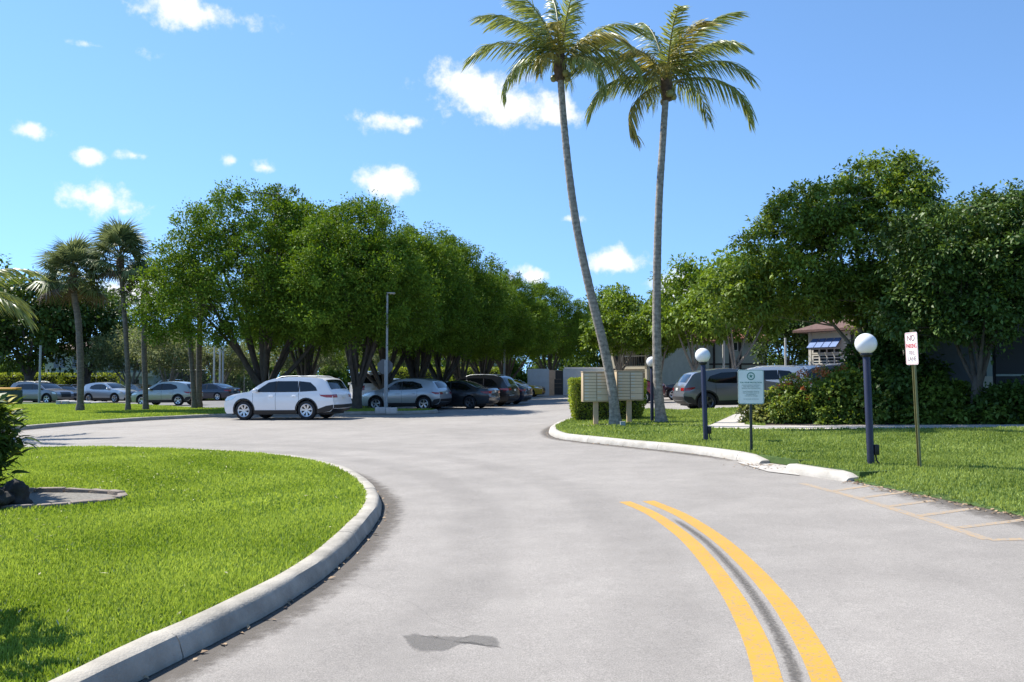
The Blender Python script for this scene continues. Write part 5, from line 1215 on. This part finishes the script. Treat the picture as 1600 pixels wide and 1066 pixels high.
# ------------------------------------------------------------------ street furniture
def globe_lamp(label, px, py, off=.12, boxed=True, lean=0.0):
    b = G(px, py, off); root = empty('globe_lamp', b)
    MB().lathe([(.0, -.05), (.052, -.05), (.052, 1.60), (.040, 1.62), (0, 1.62)], 16).obj('post', M_navy, root, smooth=40)
    MB().lathe([(.042, 1.60), (.07, 1.615), (.085, 1.64), (.08, 1.66), (0, 1.66)], 18).obj('collar', M_black, root, smooth=40)
    rg = .157; prof = [(rg * math.cos(t), 1.645 + rg + rg * .985 * math.sin(t)) for t in np.linspace(-PI / 2 + .42, PI / 2, 22)]; prof[-1] = (0, prof[-1][1])
    MB().lathe(prof, 32).obj('globe', M_globe, root, smooth=80)
    if boxed:
        MB().box(.045, .115, -.05, .05, .16, .31).obj('outlet_box', M_black, root, bevel=.008, smooth=40)
        MB().tube([(.075, 0, .17), (.085, .0, .08), (.12, -.02, .02), (.18, -.03, -.01)], .012, 6).obj('cable', M_black, root, smooth=60)
    root.rotation_euler = (0, R(lean), 0)
    tag(root, label, 'lamp', 'globe lamps along the lawn'); return root
globe_lamp('nearest globe lamp, between the green sign and the no parking sign', 1361, 728, lean=-1.4)
globe_lamp('middle globe lamp, just left of the green sign', 1103, 690, lean=-1.6)
globe_lamp('farthest globe lamp, beside the straight palm trunk', 1019, 660, boxed=False)

def text_mesh(body, size, m, name='lettering', align='CENTER', bold=0.0):
    cu = bpy.data.curves.new(name, 'FONT'); cu.body = body; cu.size = size; cu.align_x = align; cu.align_y = 'CENTER'; cu.extrude = .0006; cu.offset = bold; cu.resolution_u = 3
    o = bpy.data.objects.new('tmp', cu); COL.objects.link(o); bpy.context.view_layer.update()
    me = bpy.data.meshes.new_from_object(o.evaluated_get(bpy.context.evaluated_depsgraph_get())); bpy.data.objects.remove(o); me.materials.clear(); me.materials.append(m); me.name = name
    return me
def rrect(w, h, r, n=5):
    pts = []
    for cx, cy, a0 in ((w / 2 - r, h / 2 - r, 0), (-w / 2 + r, h / 2 - r, PI / 2), (-w / 2 + r, -h / 2 + r, PI), (w / 2 - r, -h / 2 + r, 1.5 * PI)):
        for k in range(n + 1): a = a0 + PI / 2 * k / n; pts.append((cx + r * math.cos(a), cy + r * math.sin(a)))
    return pts
# green notice sign; panel faces the camera (local x right, y up, z towards the viewer)
b = G(1174, 706.5, .12); root = empty('notice_sign', b, R(-3))
FACE = Matrix(((1, 0, 0), (0, 0, -1), (0, 1, 0))).to_4x4()
MB().box(-.022, .022, -.02, .02, -.1, 1.25).obj('post', mat('dark_green_post', (0.012, 0.022, 0.02), .5), root, bevel=.004)
pw, ph, pz = .455, .615, 1.165
pan = MB().prism(rrect(pw, ph, .04), -.004, .004, Matrix.Translation((0, -.03, pz)) @ FACE).obj('panel', M_signface, root)
fr = MB(); o_, i_ = rrect(pw - .012, ph - .012, .036), rrect(pw - .026, ph - .026, .03); n = len(o_)
fr.add([FACE @ Vector((x, y, .0045)) for x, y in o_ + i_], [(k, (k + 1) % n, n + (k + 1) % n, n + k) for k in range(n)])
fr.obj('border', M_green, pan, loc=(0, -.03, pz))
em = MB(); ring = lambda r0, r1, n=36: em.add([FACE @ Vector((r * math.cos(2 * PI * k / n), r * math.sin(2 * PI * k / n), .0048)) for r in (r0, r1) for k in range(n)], [(k, (k + 1) % n, n + (k + 1) % n, n + k) for k in range(n)])
ring(.072, .056); ring(.050, .046)
sp = [(.040 * math.cos(PI / 2 + 2 * PI * k / 10) * (1 if k % 2 == 0 else .45), .040 * math.sin(PI / 2 + 2 * PI * k / 10) * (1 if k % 2 == 0 else .45)) for k in range(10)]
em.add([FACE @ Vector((0, 0, .0048))] + [FACE @ Vector((x, y, .0048)) for x, y in sp], [(0, 1 + k, 1 + (k + 1) % 10) for k in range(10)])
em.obj('emblem', M_green, pan, loc=(0, -.03, pz + .19))
lines = [('FOR YOUR PROTECTION', .034, .075, .0008), ('PRIVATE PROPERTY RESIDENTS', .0235, .028, 0), ('AND THEIR GUESTS ONLY', .0235, .0, 0), ('VEHICLES MUST BE REGISTERED', .0235, -.028, 0), ('UNAUTHORIZED VEHICLES', .0235, -.085, 0), ('WILL BE TOWED AWAY AT', .0235, -.112, 0), ('THE EXPENSE OF', .0235, -.139, 0), ('THE VEHICLE OWNER', .0235, -.166, 0), ('NO TRESPASSING OR SOLICITING', .018, -.22, 0)]
for (s_, sz, y, bo_) in lines:
    me = text_mesh(s_, sz, M_green if y > .05 else M_green_t, bold=bo_); w = max(v.co.x for v in me.vertices) - min(v.co.x for v in me.vertices); k = min(1.0, .40 / w)
    t_ = link('lettering', me, pan, (0, -.0355, pz + y), (PI / 2, 0, 0)); t_.scale = (k, 1, 1)
tag(root, 'pale green notice board with round star emblem on a dark post', 'sign')
# no parking sign, turned towards the road
b = G(1437, 732.5, .12); root = empty('no_parking_sign', b); root.rotation_euler = (0, R(-2.0), 0)
yaw = Matrix.Rotation(R(-84), 4, 'Z')
ch = MB()
ch.box(-.028, -.022, -.016, .016, -.15, 1.97, yaw); ch.box(.022, .028, -.016, .016, -.15, 1.97, yaw); ch.box(-.022, .022, .010, .016, -.15, 1.97, yaw)
ch.obj('post', M_postgreen, root)
Mx = yaw @ Matrix.Translation((0, -.022, 1.70)) @ FACE
pan = MB().prism(rrect(.305, .46, .03), -.0015, .0015, Mx).obj('panel', M_signwhite, root)
fr = MB(); o_, i_ = rrect(.29, .445, .026), rrect(.278, .433, .022); n = len(o_)
fr.add([Mx @ Vector((x, y, .003)) for x, y in o_ + i_], [(k, (k + 1) % n, n + (k + 1) % n, n + k) for k in range(n)]); fr.obj('border', M_signred, pan)
for s_, sz, y, m_ in (('NO', .12, .145, mat('sign_grey_print', (0.25, 0.10, 0.10), .5)), ('PARKING', .092, .035, M_signred), ('FIRE', .085, -.065, mat('sign_faded_print', (0.42, 0.30, 0.30), .5)), ('LANE', .085, -.145, mat('sign_grey_print2', (0.30, 0.22, 0.22), .5))):
    me = text_mesh(s_, sz, m_, bold=.001); w = max(v.co.x for v in me.vertices) - min(v.co.x for v in me.vertices); k = min(1.0, .25 / w)
    t_ = link('lettering', me, pan); t_.matrix_local = Mx @ Matrix.Translation((0, y, .0035)) @ Matrix.Diagonal((k, 1, 1, 1))
for z in (1.52, 1.88): MB().lathe([(0, 0), (.008, 0), (.006, .004), (0, .005)], 8, yaw @ Matrix.Translation((0, -.024, z)) @ FACE).obj('bolt', M_steel, pan)
tag(root, 'white no parking fire lane sign with red lettering on a channel post', 'sign')
# mailboxes
def mailbox(label, px, py, rz):
    b = G(px, py, .12); root = empty('cluster_mailbox', b, rz); w, h, dp, z0 = .80, .86, .42, .68
    MB().box(-.07, .07, -.06, .06, -.05, z0).obj('pedestal', M_mail, root, bevel=.006)
    MB().box(-.15, .15, -.15, .15, -.04, .015).obj('base_plate', M_mail, root, bevel=.004)
    cab = MB().box(-w / 2, w / 2, -dp / 2, dp / 2, z0, z0 + h).obj('cabinet', M_mail, root, bevel=.012, smooth=30)
    MB().box(-w / 2 - .012, w / 2 + .012, -dp / 2 - .012, dp / 2 + .012, z0 + h + .001, z0 + h + .022).obj('cap', M_mail, root, bevel=.006)
    y = -dp / 2
    MB().box(-w / 2 + .028, w / 2 - .028, y - .0018, y - .0004, z0 + .028, z0 + h - .028).obj('gap_shade_plate', mat('gap_shade_brown', (0.12, 0.09, 0.06), .7), root)  # added dark plate: shade of the door gaps put into its colour
    def door(x0, x1, za, zb):
        d_ = MB().box(x0 + .006, x1 - .006, y - .012, y - .002, za + .005, zb - .005).obj('mail_door', M_mail2, root, bevel=.003)
        MB().box(x0 + .02, x0 + .13, y - .0145, y - .0125, (za + zb) / 2 - .012, (za + zb) / 2 + .016).obj('number_label', M_frame, d_)
        MB().lathe([(0, 0), (.009, 0), (.009, .006), (0, .006)], 8, Matrix.Translation((x1 - .035, y - .0125, (za + zb) / 2)) @ FACE).obj('lock', M_steel, d_)
    hh = (h - .06) / 9
    for k in range(9): door(-w / 2 + .03, -.002, z0 + .03 + k * hh, z0 + .03 + (k + 1) * hh)
    for k in range(4): door(.002, w / 2 - .03, z0 + .03 + (8 - k) * hh, z0 + .03 + (9 - k) * hh)
    door(.002, w / 2 - .03, z0 + .03 + 4 * hh, z0 + .03 + 5 * hh)
    door(.002, w / 2 - .03, z0 + .03 + 2 * hh, z0 + .03 + 4 * hh); door(.002, w / 2 - .03, z0 + .03, z0 + .03 + 2 * hh)
    tag(root, label, 'mailbox', 'cluster mailboxes'); return root
mailbox('tan cluster mailbox left of the leaning palm trunk', 931, 664.5, R(3)); mailbox('tan cluster mailbox right of the leaning palm trunk', 983, 661.5, R(3))
b = G(973, 667, .12); root = empty('utility_box', b); MB().box(-.07, .07, -.06, .06, -.03, .13).obj('casing', M_pole, root, bevel=.012, smooth=30); MB().box(-.075, .075, -.065, .065, .131, .145).obj('lid', M_pole, root, bevel=.005)
tag(root, 'small green-grey utility box at the foot of the leaning palm', 'box')
# tall light poles
def light_pole(label, base, h, r0=.075, head=True, m=M_pole, foot=False):
    root = empty('light_pole', base)
    MB().lathe([(0, -.1), (r0, -.1), (r0 * .8, h), (0, h)], 12).obj('pole', m, root, smooth=40)
    MB().lathe([(0, 0), (r0 * 2.2, 0), (r0 * 2.2, .03), (r0 * 1.1, .06), (0, .06)], 12).obj('base_flange', m, root, smooth=40)
    if head:
        MB().tube([(0, 0, h - .02), (.01, 0, h + .02), (.02, 0, h + .06)], .025, 6).obj('arm', m, root, smooth=60)
        hd = MB().box(-.02, .36, -.13, .13, h + .05, h + .11).obj('lamp_head', M_steel, root, bevel=.03, smooth=40)
        MB().box(.08, .32, -.10, .10, h + .036, h + .048).obj('lens', M_frame, hd)
    tag(root, label, 'light pole', 'car park light poles'); return root
b = G(604, 643, .11); light_pole('grey light pole in front of the silver hatchback', b, 5.35, r0=.058)
root = empty('stop_sign', b + Vector((-.10, .13, 0))); oc = [(.375 * math.cos(PI / 8 + k * PI / 4), .375 * math.sin(PI / 8 + k * PI / 4)) for k in range(8)]
MB().prism(oc, -.003, .003, Matrix.Translation((0, 0, 2.05)) @ FACE).obj('panel_back', mat('dull_sign_back', (0.12, 0.13, 0.135), .6), root)
MB().box(-.03, .03, -.035, -.004, .0, 2.35).obj('post', M_steel, root)
MB().prism([(x * .96, y * .96) for x, y in oc], .004, .006, Matrix.Translation((0, .01, 2.05)) @ FACE @ Matrix.Rotation(PI, 4, 'Y')).obj('panel_face', M_signred, root)
tag(root, 'octagonal sign seen from behind at the grey light pole', 'sign')
for k, (px, py, rz) in enumerate(((594, 645, .2), (612, 645.5, -.1))):
    q = G(px, py, .11); root = empty('concrete_block', q, rz); MB().box(-.22, .22, -.15, .15, -.02, .24).obj('block', M_block, root, bevel=.02, smooth=30); tag(root, ('pale concrete block left of the light pole foot', 'pale concrete block right of the light pole foot')[k], 'block')
for (px, d, top, lab) in ((788, 72, 519, 'thin lamp post beyond the shaded row of cars'), (1131, 58, 490, 'white post in front of the grey building'), (1228, 62, 528, 'slim white post left of the blue awning windows'), (62, 66, 540, 'slim grey post among the far left cars'), (334, 78, 542, 'white post left of the largest tree trunk'), (343, 79, 545, 'thin pale post in the middle of the three far posts'), (348, 77, 543, 'steel post nearest the largest tree trunk')):
    q = D(px, 600, d); t_ = D(px, top, d).z; g0 = zg(q.x); light_pole(lab, (q.x, q.y, g0), t_ - g0, r0=.09, head=False, m=M_pole if px in (62, 788, 348) else mat('white_post', (0.55, 0.54, 0.5), .6))
# chain-link fence at the back
q0, q1 = D(150, 600, 92), D(420, 600, 92); root = empty('chain_link_fence', (q0.x, 92, zg(q0.x))); L_ = q1.x - q0.x; hf = 2.9
for k in range(8): MB().tube([(L_ * k / 7, 0, -.2), (L_ * k / 7, 0, hf)], .035, 6).obj('post', M_steel, root, smooth=60)
for z in (hf, .1): MB().tube([(0, 0, z), (L_, 0, z)], .028, 6).obj('rail', M_steel, root, smooth=60)
wm_ = MB(); nW = 130
for k in range(nW):
    x = L_ * k / nW
    for s in (-1, 1):
        x2 = x + s * hf
        if 0 <= x2 <= L_: wm_.tube([(x, s * .006, .1), (x2, s * .006, hf)], .004, 3, cap=False)
wo = wm_.obj('wire_mesh', M_steel, root); wo['kind'] = 'stuff'
tag(root, 'tall chain-link fence behind the far left cars', 'fence')
# bin with a yellow lid and a row of pale blocks
q = D(6, 600, 62); root = empty('rubbish_bin', (q.x, q.y, zg(q.x))); MB().prism([(-1.0, -.7), (1.0, -.7), (1.0, .7), (-1.0, .7)], .1, 1.15).obj('body', M_bin, root, bevel=.05, smooth=30)
MB().prism([(-1.05, -.75), (1.05, -.75), (.9, .1), (-.9, .1)], 1.155, 1.28).obj('lid', M_binl, root, bevel=.04, smooth=30); MB().prism([(-1.0, .13), (1.0, .13), (.9, .75), (-.9, .75)], 1.155, 1.34).obj('lid', M_binl, root, bevel=.04, smooth=30)
for sx in (-1, 1): MB().box(sx * .8 - .06, sx * .8 + .06, -.5, .5, -.0, .099).obj('wheel', M_black, root)
tag(root, 'dark bin with a yellow lid at the left edge', 'bin')
rng = random.Random(2)
for k in range(7):
    q = D(98 + 9.5 * k, 622 - .6 * k, 60 + .25 * k); root = empty('wheel_stop', (q.x, q.y, zg(q.x)), R(rng.uniform(60, 100)))
    hb = .42 - .03 * k; MB().prism([(-.9, -.13), (.9, -.13), (.9, .13), (-.9, .13)], -.02, hb).obj('block', M_block, root, bevel=.03, smooth=30); MB().box(-.5, -.38, -.135, .135, .05, .14).obj('drain_slot', M_black, root)
    tag(root, 'pale concrete wheel stop on the verge edge, ' + ('leftmost of the row', 'second from the left of the row', 'third from the left of the row', 'just left of the leftmost palm trunk', 'behind the leftmost palm trunk', 'just right of the leftmost palm trunk', 'rightmost of the row')[k], 'wheel stop', 'stored wheel stops')

# ------------------------------------------------------------------ dumpster enclosure
e0, e1 = D(825, 600, 70), D(948, 600, 70); root = empty('block_enclosure', (e0.x, 70, zg(e0.x))); wE = e1.x - e0.x; px_ = wE / 123.0; hE = 2.25
MB().box(0, 33 * px_, 0, .2, -.2, hE).obj('wall', M_wall_bg, root); MB().box(55 * px_, wE, 0.0, .2, -.2, hE).obj('wall', M_wall_bg, root)
MB().box(33 * px_, 55 * px_, 2.3, 2.4, -.2, hE - .1).obj('rear_wall', M_peach, root); MB().box(0, .2, .201, 2.4, -.2, hE - .01).obj('side_wall', M_wall_bg, root); MB().box(wE - .2, wE, .201, 2.4, -.2, hE - .01).obj('side_wall', M_wall_bg, root)
MB().box(33.2 * px_, 41 * px_, .05, .18, -.1, hE - .1).obj('gate_leaf', M_peach, root)
st_ = MB(); zz = 0
for k, (a_, b_, z0_, z1_) in enumerate(((41.2, 54.8, .12, .75), (38.5, 54.8, .76, 1.05), (41.2, 54.8, 1.06, 1.4), (43, 54.8, 1.41, 2.1))): MB().box(a_ * px_, b_ * px_, .06, .17, z0_, z1_).obj('dark_panel', M_screen, root)
for k in range(32): x = 57 * px_ + k * (wE - 58 * px_) / 32; MB().box(x, x + .10, .02, .18, hE + .001, hE + .13).obj('crest_block', M_signwhite, root)
tag(root, 'blue-grey block enclosure with a dark stepped opening', 'enclosure')

# ------------------------------------------------------------------ buildings
def hip_roof(root, x0, x1, y0, y1, z, h, ov, m, name='roof'):
    a, b, c, d = x0 - ov, x1 + ov, y0 - ov, y1 + ov; r = min((b - a), (d - c)) / 2
    if (b - a) > (d - c): rid = [(a + r, (c + d) / 2, z + h), (b - r, (c + d) / 2, z + h)]
    else: rid = [((a + b) / 2, c + r, z + h), ((a + b) / 2, d - r, z + h)]
    vs = [(a, c, z), (b, c, z), (b, d, z), (a, d, z)] + rid + [(a, c, z - .14), (b, c, z - .14), (b, d, z - .14), (a, d, z - .14)]
    fs = [(0, 1, 5, 4), (2, 3, 4, 5), (1, 2, 5), (3, 0, 4)] if (b - a) > (d - c) else [(0, 1, 4), (1, 2, 5, 4), (2, 3, 5), (3, 0, 4, 5)]
    fs += [(6, 7, 1, 0), (7, 8, 2, 1), (8, 9, 3, 2), (9, 6, 0, 3), (9, 8, 7, 6)]
    return MB().add(vs, fs).obj(name, m, root)
def window(root, x0, x1, z0, z1, y, nx=2, nz=1, fm=M_frame, gm=M_pane):
    w_ = MB().box(x0, x1, y - .05, y - .002, z0, z0 + .07).box(x0, x1, y - .05, y - .002, z1 - .07, z1).box(x0, x0 + .07, y - .05, y - .002, z0 + .071, z1 - .071).box(x1 - .07, x1, y - .05, y - .002, z0 + .071, z1 - .071)
    for k in range(1, nx): x = x0 + (x1 - x0) * k / nx; w_.box(x - .03, x + .03, y - .045, y - .002, z0 + .071, z1 - .071)
    for k in range(1, nz):
        z = z0 + (z1 - z0) * k / nz; w_.box(x0 + .071, x1 - .071, y - .04, y - .002, z - .03, z + .03)
    w = w_.obj('window', fm, root)
    for i in range(nx):
        for j in range(nz):
            xa, xb = x0 + (x1 - x0) * i / nx, x0 + (x1 - x0) * (i + 1) / nx; za, zb = z0 + (z1 - z0) * j / nz, z0 + (z1 - z0) * (j + 1) / nz
            MB().box(xa + .03, xb - .03, y - .022, y - .004, za + .03, zb - .03).obj('pane', gm, w)
    return w
# grey timbered building behind the middle lamp
d = 72; a, b = D(1034, 600, d), D(1192, 600, d); g0 = zg(a.x) - .2; root = empty('apartment_building', (a.x, d, g0), R(-15)); wB = b.x - a.x; eave = D(1100, 533, d).z - g0
MB().box(0, wB, 0, 9, 0, eave).obj('wall', M_grey_st, root); hip_roof(root, 0, wB, 0, 9, eave + .15, 1.7, .55, M_roof)
s_ = wB / 158.0
for x in (0, 27, 48, 80, 104, 119, 157): MB().box(x * s_ - .09, x * s_ + .09, -.06, -.001, 0, eave).obj('timber', M_timber, root)
for z in (eave * .46, eave * .56): 
    for xa, xb in ((0, 27), (48, 104), (119, 157)): MB().box(xa * s_ + .095, xb * s_ - .095, -.055, -.001, z - .06, z + .06).obj('timber', M_timber, root)
for xa, xb in ((27, 48), (104, 119)):
    MB().box(xa * s_ + .1, xb * s_ - .1, -.045, -.001, eave * .80, eave * .98).obj('timber_panel', M_timber, root)
    window(root, xa * s_ + .15, xb * s_ - .15, eave * .06, eave * .42, 0, 2, 1, M_timber)
window(root, 107 * s_, 116 * s_, eave * .80, eave * .97, -.046, 1, 1)
window(root, 60 * s_, 72 * s_, eave * .62, eave * .92, 0, 2, 2, M_timber)
tag(root, 'grey-green timbered building with red roof behind the middle globe lamp', 'building')
# cream building with the balcony, behind the leaning palm
d = 67; a, b = D(955, 600, d), D(1026, 600, d); g0 = zg(a.x) - .2; root = empty('apartment_building', (a.x, d, g0), R(-48)); wB = b.x - a.x; eave = D(1000, 534, d).z - g0; s_ = wB / 71.0
MB().box(0, 25 * s_, 0, 8, 0, eave).obj('wall', M_cream, root); MB().box(25.01 * s_, wB, 1.6, 8, 0, eave - .001).obj('wall', M_grey_st, root)
MB().box(25.02 * s_, wB, 0, 1.59, eave * .50, eave * .56).obj('balcony_floor', M_cream, root); MB().box(wB - .2, wB, 0, .2, 0, eave).obj('pillar', M_cream, root)
for k in range(12): x = 26 * s_ + k * (wB - 27 * s_) / 12; MB().box(x, x + .04, .04, .08, eave * .561, eave * .72).obj('baluster', M_timber, root)
MB().box(25.05 * s_, wB - .21, .03, .09, eave * .721, eave * .74).obj('handrail', M_frame, root)
window(root, 28 * s_, 44 * s_, eave * .60, eave * .95, 1.6, 2, 1); window(root, 28 * s_, 44 * s_, .2, eave * .45, 1.6, 2, 1)
window(root, 8 * s_, 17 * s_, eave * .10, eave * .44, 0, 2, 1, M_timber); window(root, 9 * s_, 15 * s_, eave * .62, eave * .86, 0, 1, 1, M_timber)
for z in (eave * .5,): MB().box(0, 25 * s_, -.05, -.001, z - .06, z + .06).obj('timber', M_timber, root)
hip_roof(root, 0, wB, 0, 8, eave + .15, 1.5, .5, M_roof)
tag(root, 'cream building with a balcony behind the leaning palm trunk', 'building')
# cream building with the blue awnings
d = 52; a, b = D(1264, 600, d), D(1372, 600, d); g0 = zg(a.x) - .2; root = empty('apartment_building', (a.x, d, g0), R(-60)); root.scale = (1.55, 1, 1); wB = b.x - a.x; eave = D(1300, 520, d).z - g0; s_ = wB / 108.0
zP = lambda py: D(1300, py, d).z - g0
MB().box(0, wB, 0, 8, 0, eave).obj('wall', M_cream, root); hip_roof(root, 0, wB, 0, 8, eave + .15, 1.3, .5, M_roofd)
window(root, 5 * s_, 41 * s_, zP(570), zP(555), 0, 4, 3); window(root, 5 * s_, 41 * s_, zP(553.5), zP(545), 0, 4, 1)
aw = MB(); n_ = 4
for k in range(4): x0_ = 5 * s_ + k * 9 * s_; MB().add([(x0_ + .02, -.004, zP(530)), (x0_ + 9 * s_ - .02, -.004, zP(530)), (x0_ + 9 * s_ - .02, -.55, zP(544)), (x0_ + .02, -.55, zP(544)), (x0_ + .02, -.004, zP(531)), (x0_ + 9 * s_ - .02, -.004, zP(531)), (x0_ + 9 * s_ - .02, -.53, zP(545)), (x0_ + .02, -.53, zP(545))], [(0, 1, 2, 3), (7, 6, 5, 4), (0, 3, 7, 4), (1, 5, 6, 2), (3, 2, 6, 7), (0, 4, 5, 1)]).obj('awning', M_blue, root)
for x in (2.5, 53, 71): MB().box(x * s_ - .06, x * s_ + .06, -.06, -.001, 0, eave).obj('timber', M_frame if x < 10 else M_timber, root)
MB().box(53 * s_ + .07, 71 * s_ - .07, -.05, -.001, zP(552), zP(549.5)).obj('timber', M_timber, root)
MB().box(54 * s_, 70 * s_, -.03, -.001, 0.2, zP(553)).obj('door', M_peach, root)
tag(root, 'cream building with blue awnings above a gridded window', 'building')
# brown-roofed two-storey building at the right edge
d = 24.5; a = D(1440, 600, d); g0 = zg(a.x) - .05; x1_ = a.x + 16; root = empty('apartment_building', (a.x, d, g0), R(-30)); eave = 5.45
zP = lambda py: D(1500, py, d).z - g0; xP = lambda px: D(px, 600, d).x - a.x
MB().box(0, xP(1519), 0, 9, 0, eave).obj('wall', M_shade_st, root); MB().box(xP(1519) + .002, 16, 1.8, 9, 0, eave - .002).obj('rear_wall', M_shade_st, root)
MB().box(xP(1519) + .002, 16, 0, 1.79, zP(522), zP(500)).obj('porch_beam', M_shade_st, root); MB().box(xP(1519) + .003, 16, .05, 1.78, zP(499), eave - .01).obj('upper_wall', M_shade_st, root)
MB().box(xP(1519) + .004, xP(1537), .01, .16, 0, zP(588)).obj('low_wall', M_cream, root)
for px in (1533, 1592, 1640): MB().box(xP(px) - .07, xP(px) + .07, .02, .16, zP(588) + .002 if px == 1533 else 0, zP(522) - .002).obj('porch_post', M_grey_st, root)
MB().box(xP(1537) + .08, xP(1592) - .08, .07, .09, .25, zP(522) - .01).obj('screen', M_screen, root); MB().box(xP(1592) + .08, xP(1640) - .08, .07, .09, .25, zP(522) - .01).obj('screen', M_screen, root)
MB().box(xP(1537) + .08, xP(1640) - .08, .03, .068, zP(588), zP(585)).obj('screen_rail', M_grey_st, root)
MB().box(xP(1537) + .002, 16, -.3, .0, -.1, .2).obj('step', M_conc, root)
window(root, .6, 1.3, 3.1, 4.4, 0, 1, 2); window(root, 5, 7, 3.2, 4.5, .05, 2, 1)
hip_roof(root, 0, 16, 0, 9, eave + .15, 1.9, .7, M_roofd)
tag(root, 'two-storey grey building with brown roof and screened porch at the right edge', 'building')
# far left block behind the fence
d = 108; a, b = D(70, 600, d), D(240, 600, d); g0 = zg(a.x); root = empty('apartment_building', (a.x, d, g0)); wB = b.x - a.x
MB().box(0, wB, 0, 8, 0, 5.4).obj('wall', M_grey_st, root); MB().box(-.1, wB + .1, -.4, -.001, 2.2, 2.7).obj('balcony_band', M_cream, root)
for k in range(5):
    x = 1 + k * (wB - 2) / 5; window(root, x, x + 1.6, 3.2, 4.7, 0, 2, 1); window(root, x, x + 1.6, .5, 1.9, 0, 2, 1)
hip_roof(root, 0, wB, 0, 8, 5.55, 1.5, .6, M_roofd)
tag(root, 'low grey building behind the chain-link fence', 'building')

# ------------------------------------------------------------------ island bed: edging blocks and dark rock
n_ = 22
root = empty('bed_edging', (BED.x, BED.y, zg(BED.x) + .12)); eb = MB().box(-.17, .17, -.055, .055, -.05, .075).mesh('edging_block', M_edge, bevel=.015, smooth=30)
rng = random.Random(12)
for k in range(n_):
    a_ = 2 * PI * k / n_; x, y = BRX * math.cos(a_), BRY * math.sin(a_)
    t_ = math.atan2(BRY * math.cos(a_), -BRX * math.sin(a_)); o = link('edging_block', eb, root, (x, y, rng.uniform(-.015, .01)), (rng.uniform(-.06, .06), rng.uniform(-.04, .04), t_ + rng.uniform(-.05, .05)))
    f_ = math.hypot(BRY * math.cos(a_), BRX * math.sin(a_)) * 2 * PI / n_ / .36; o.scale = (f_ * .98, 1, 1)
tag(root, 'ring of weathered edging blocks round the island bed', 'edging')
def rock(label, loc, s, seed):
    r = np.random.default_rng(seed); bm = bmesh.new(); bmesh.ops.create_icosphere(bm, subdivisions=4, radius=1)
    ph = r.uniform(0, 6, 12)
    for v in bm.verts:
        c = v.co; k = 1 + .18 * math.sin(3 * c.x + ph[0]) * math.sin(3.5 * c.y + ph[1]) + .13 * math.sin(7 * c.z + ph[2] + 3 * c.x) + .09 * math.sin(13 * c.x + ph[3]) * math.sin(12 * c.z + ph[4]) + .06 * math.sin(22 * c.y + ph[5]) * math.sin(20 * c.x + ph[6])
        v.co = Vector((c.x * s[0] * k, c.y * s[1] * k, max(-.3 * s[2], c.z * s[2] * k)))
    me = bpy.data.meshes.new('boulder'); bm.to_mesh(me); bm.free(); me.materials.append(M_rock); me.polygons.foreach_set('use_smooth', np.ones(len(me.polygons), dtype=bool))
    o = link('boulder', me, None, loc); tag(o, label, 'rock', 'dark rocks in the island bed'); return o
q = G(18, 790, .13); rock('dark pitted rock at the foot of the croton shrub', (q.x, q.y, q.z + .08), (.21, .2, .20), 1)
q = G(-22, 797, .13); rock('dark pitted rock at the left edge of the bed', (q.x, q.y, q.z + .10), (.24, .2, .22), 2)
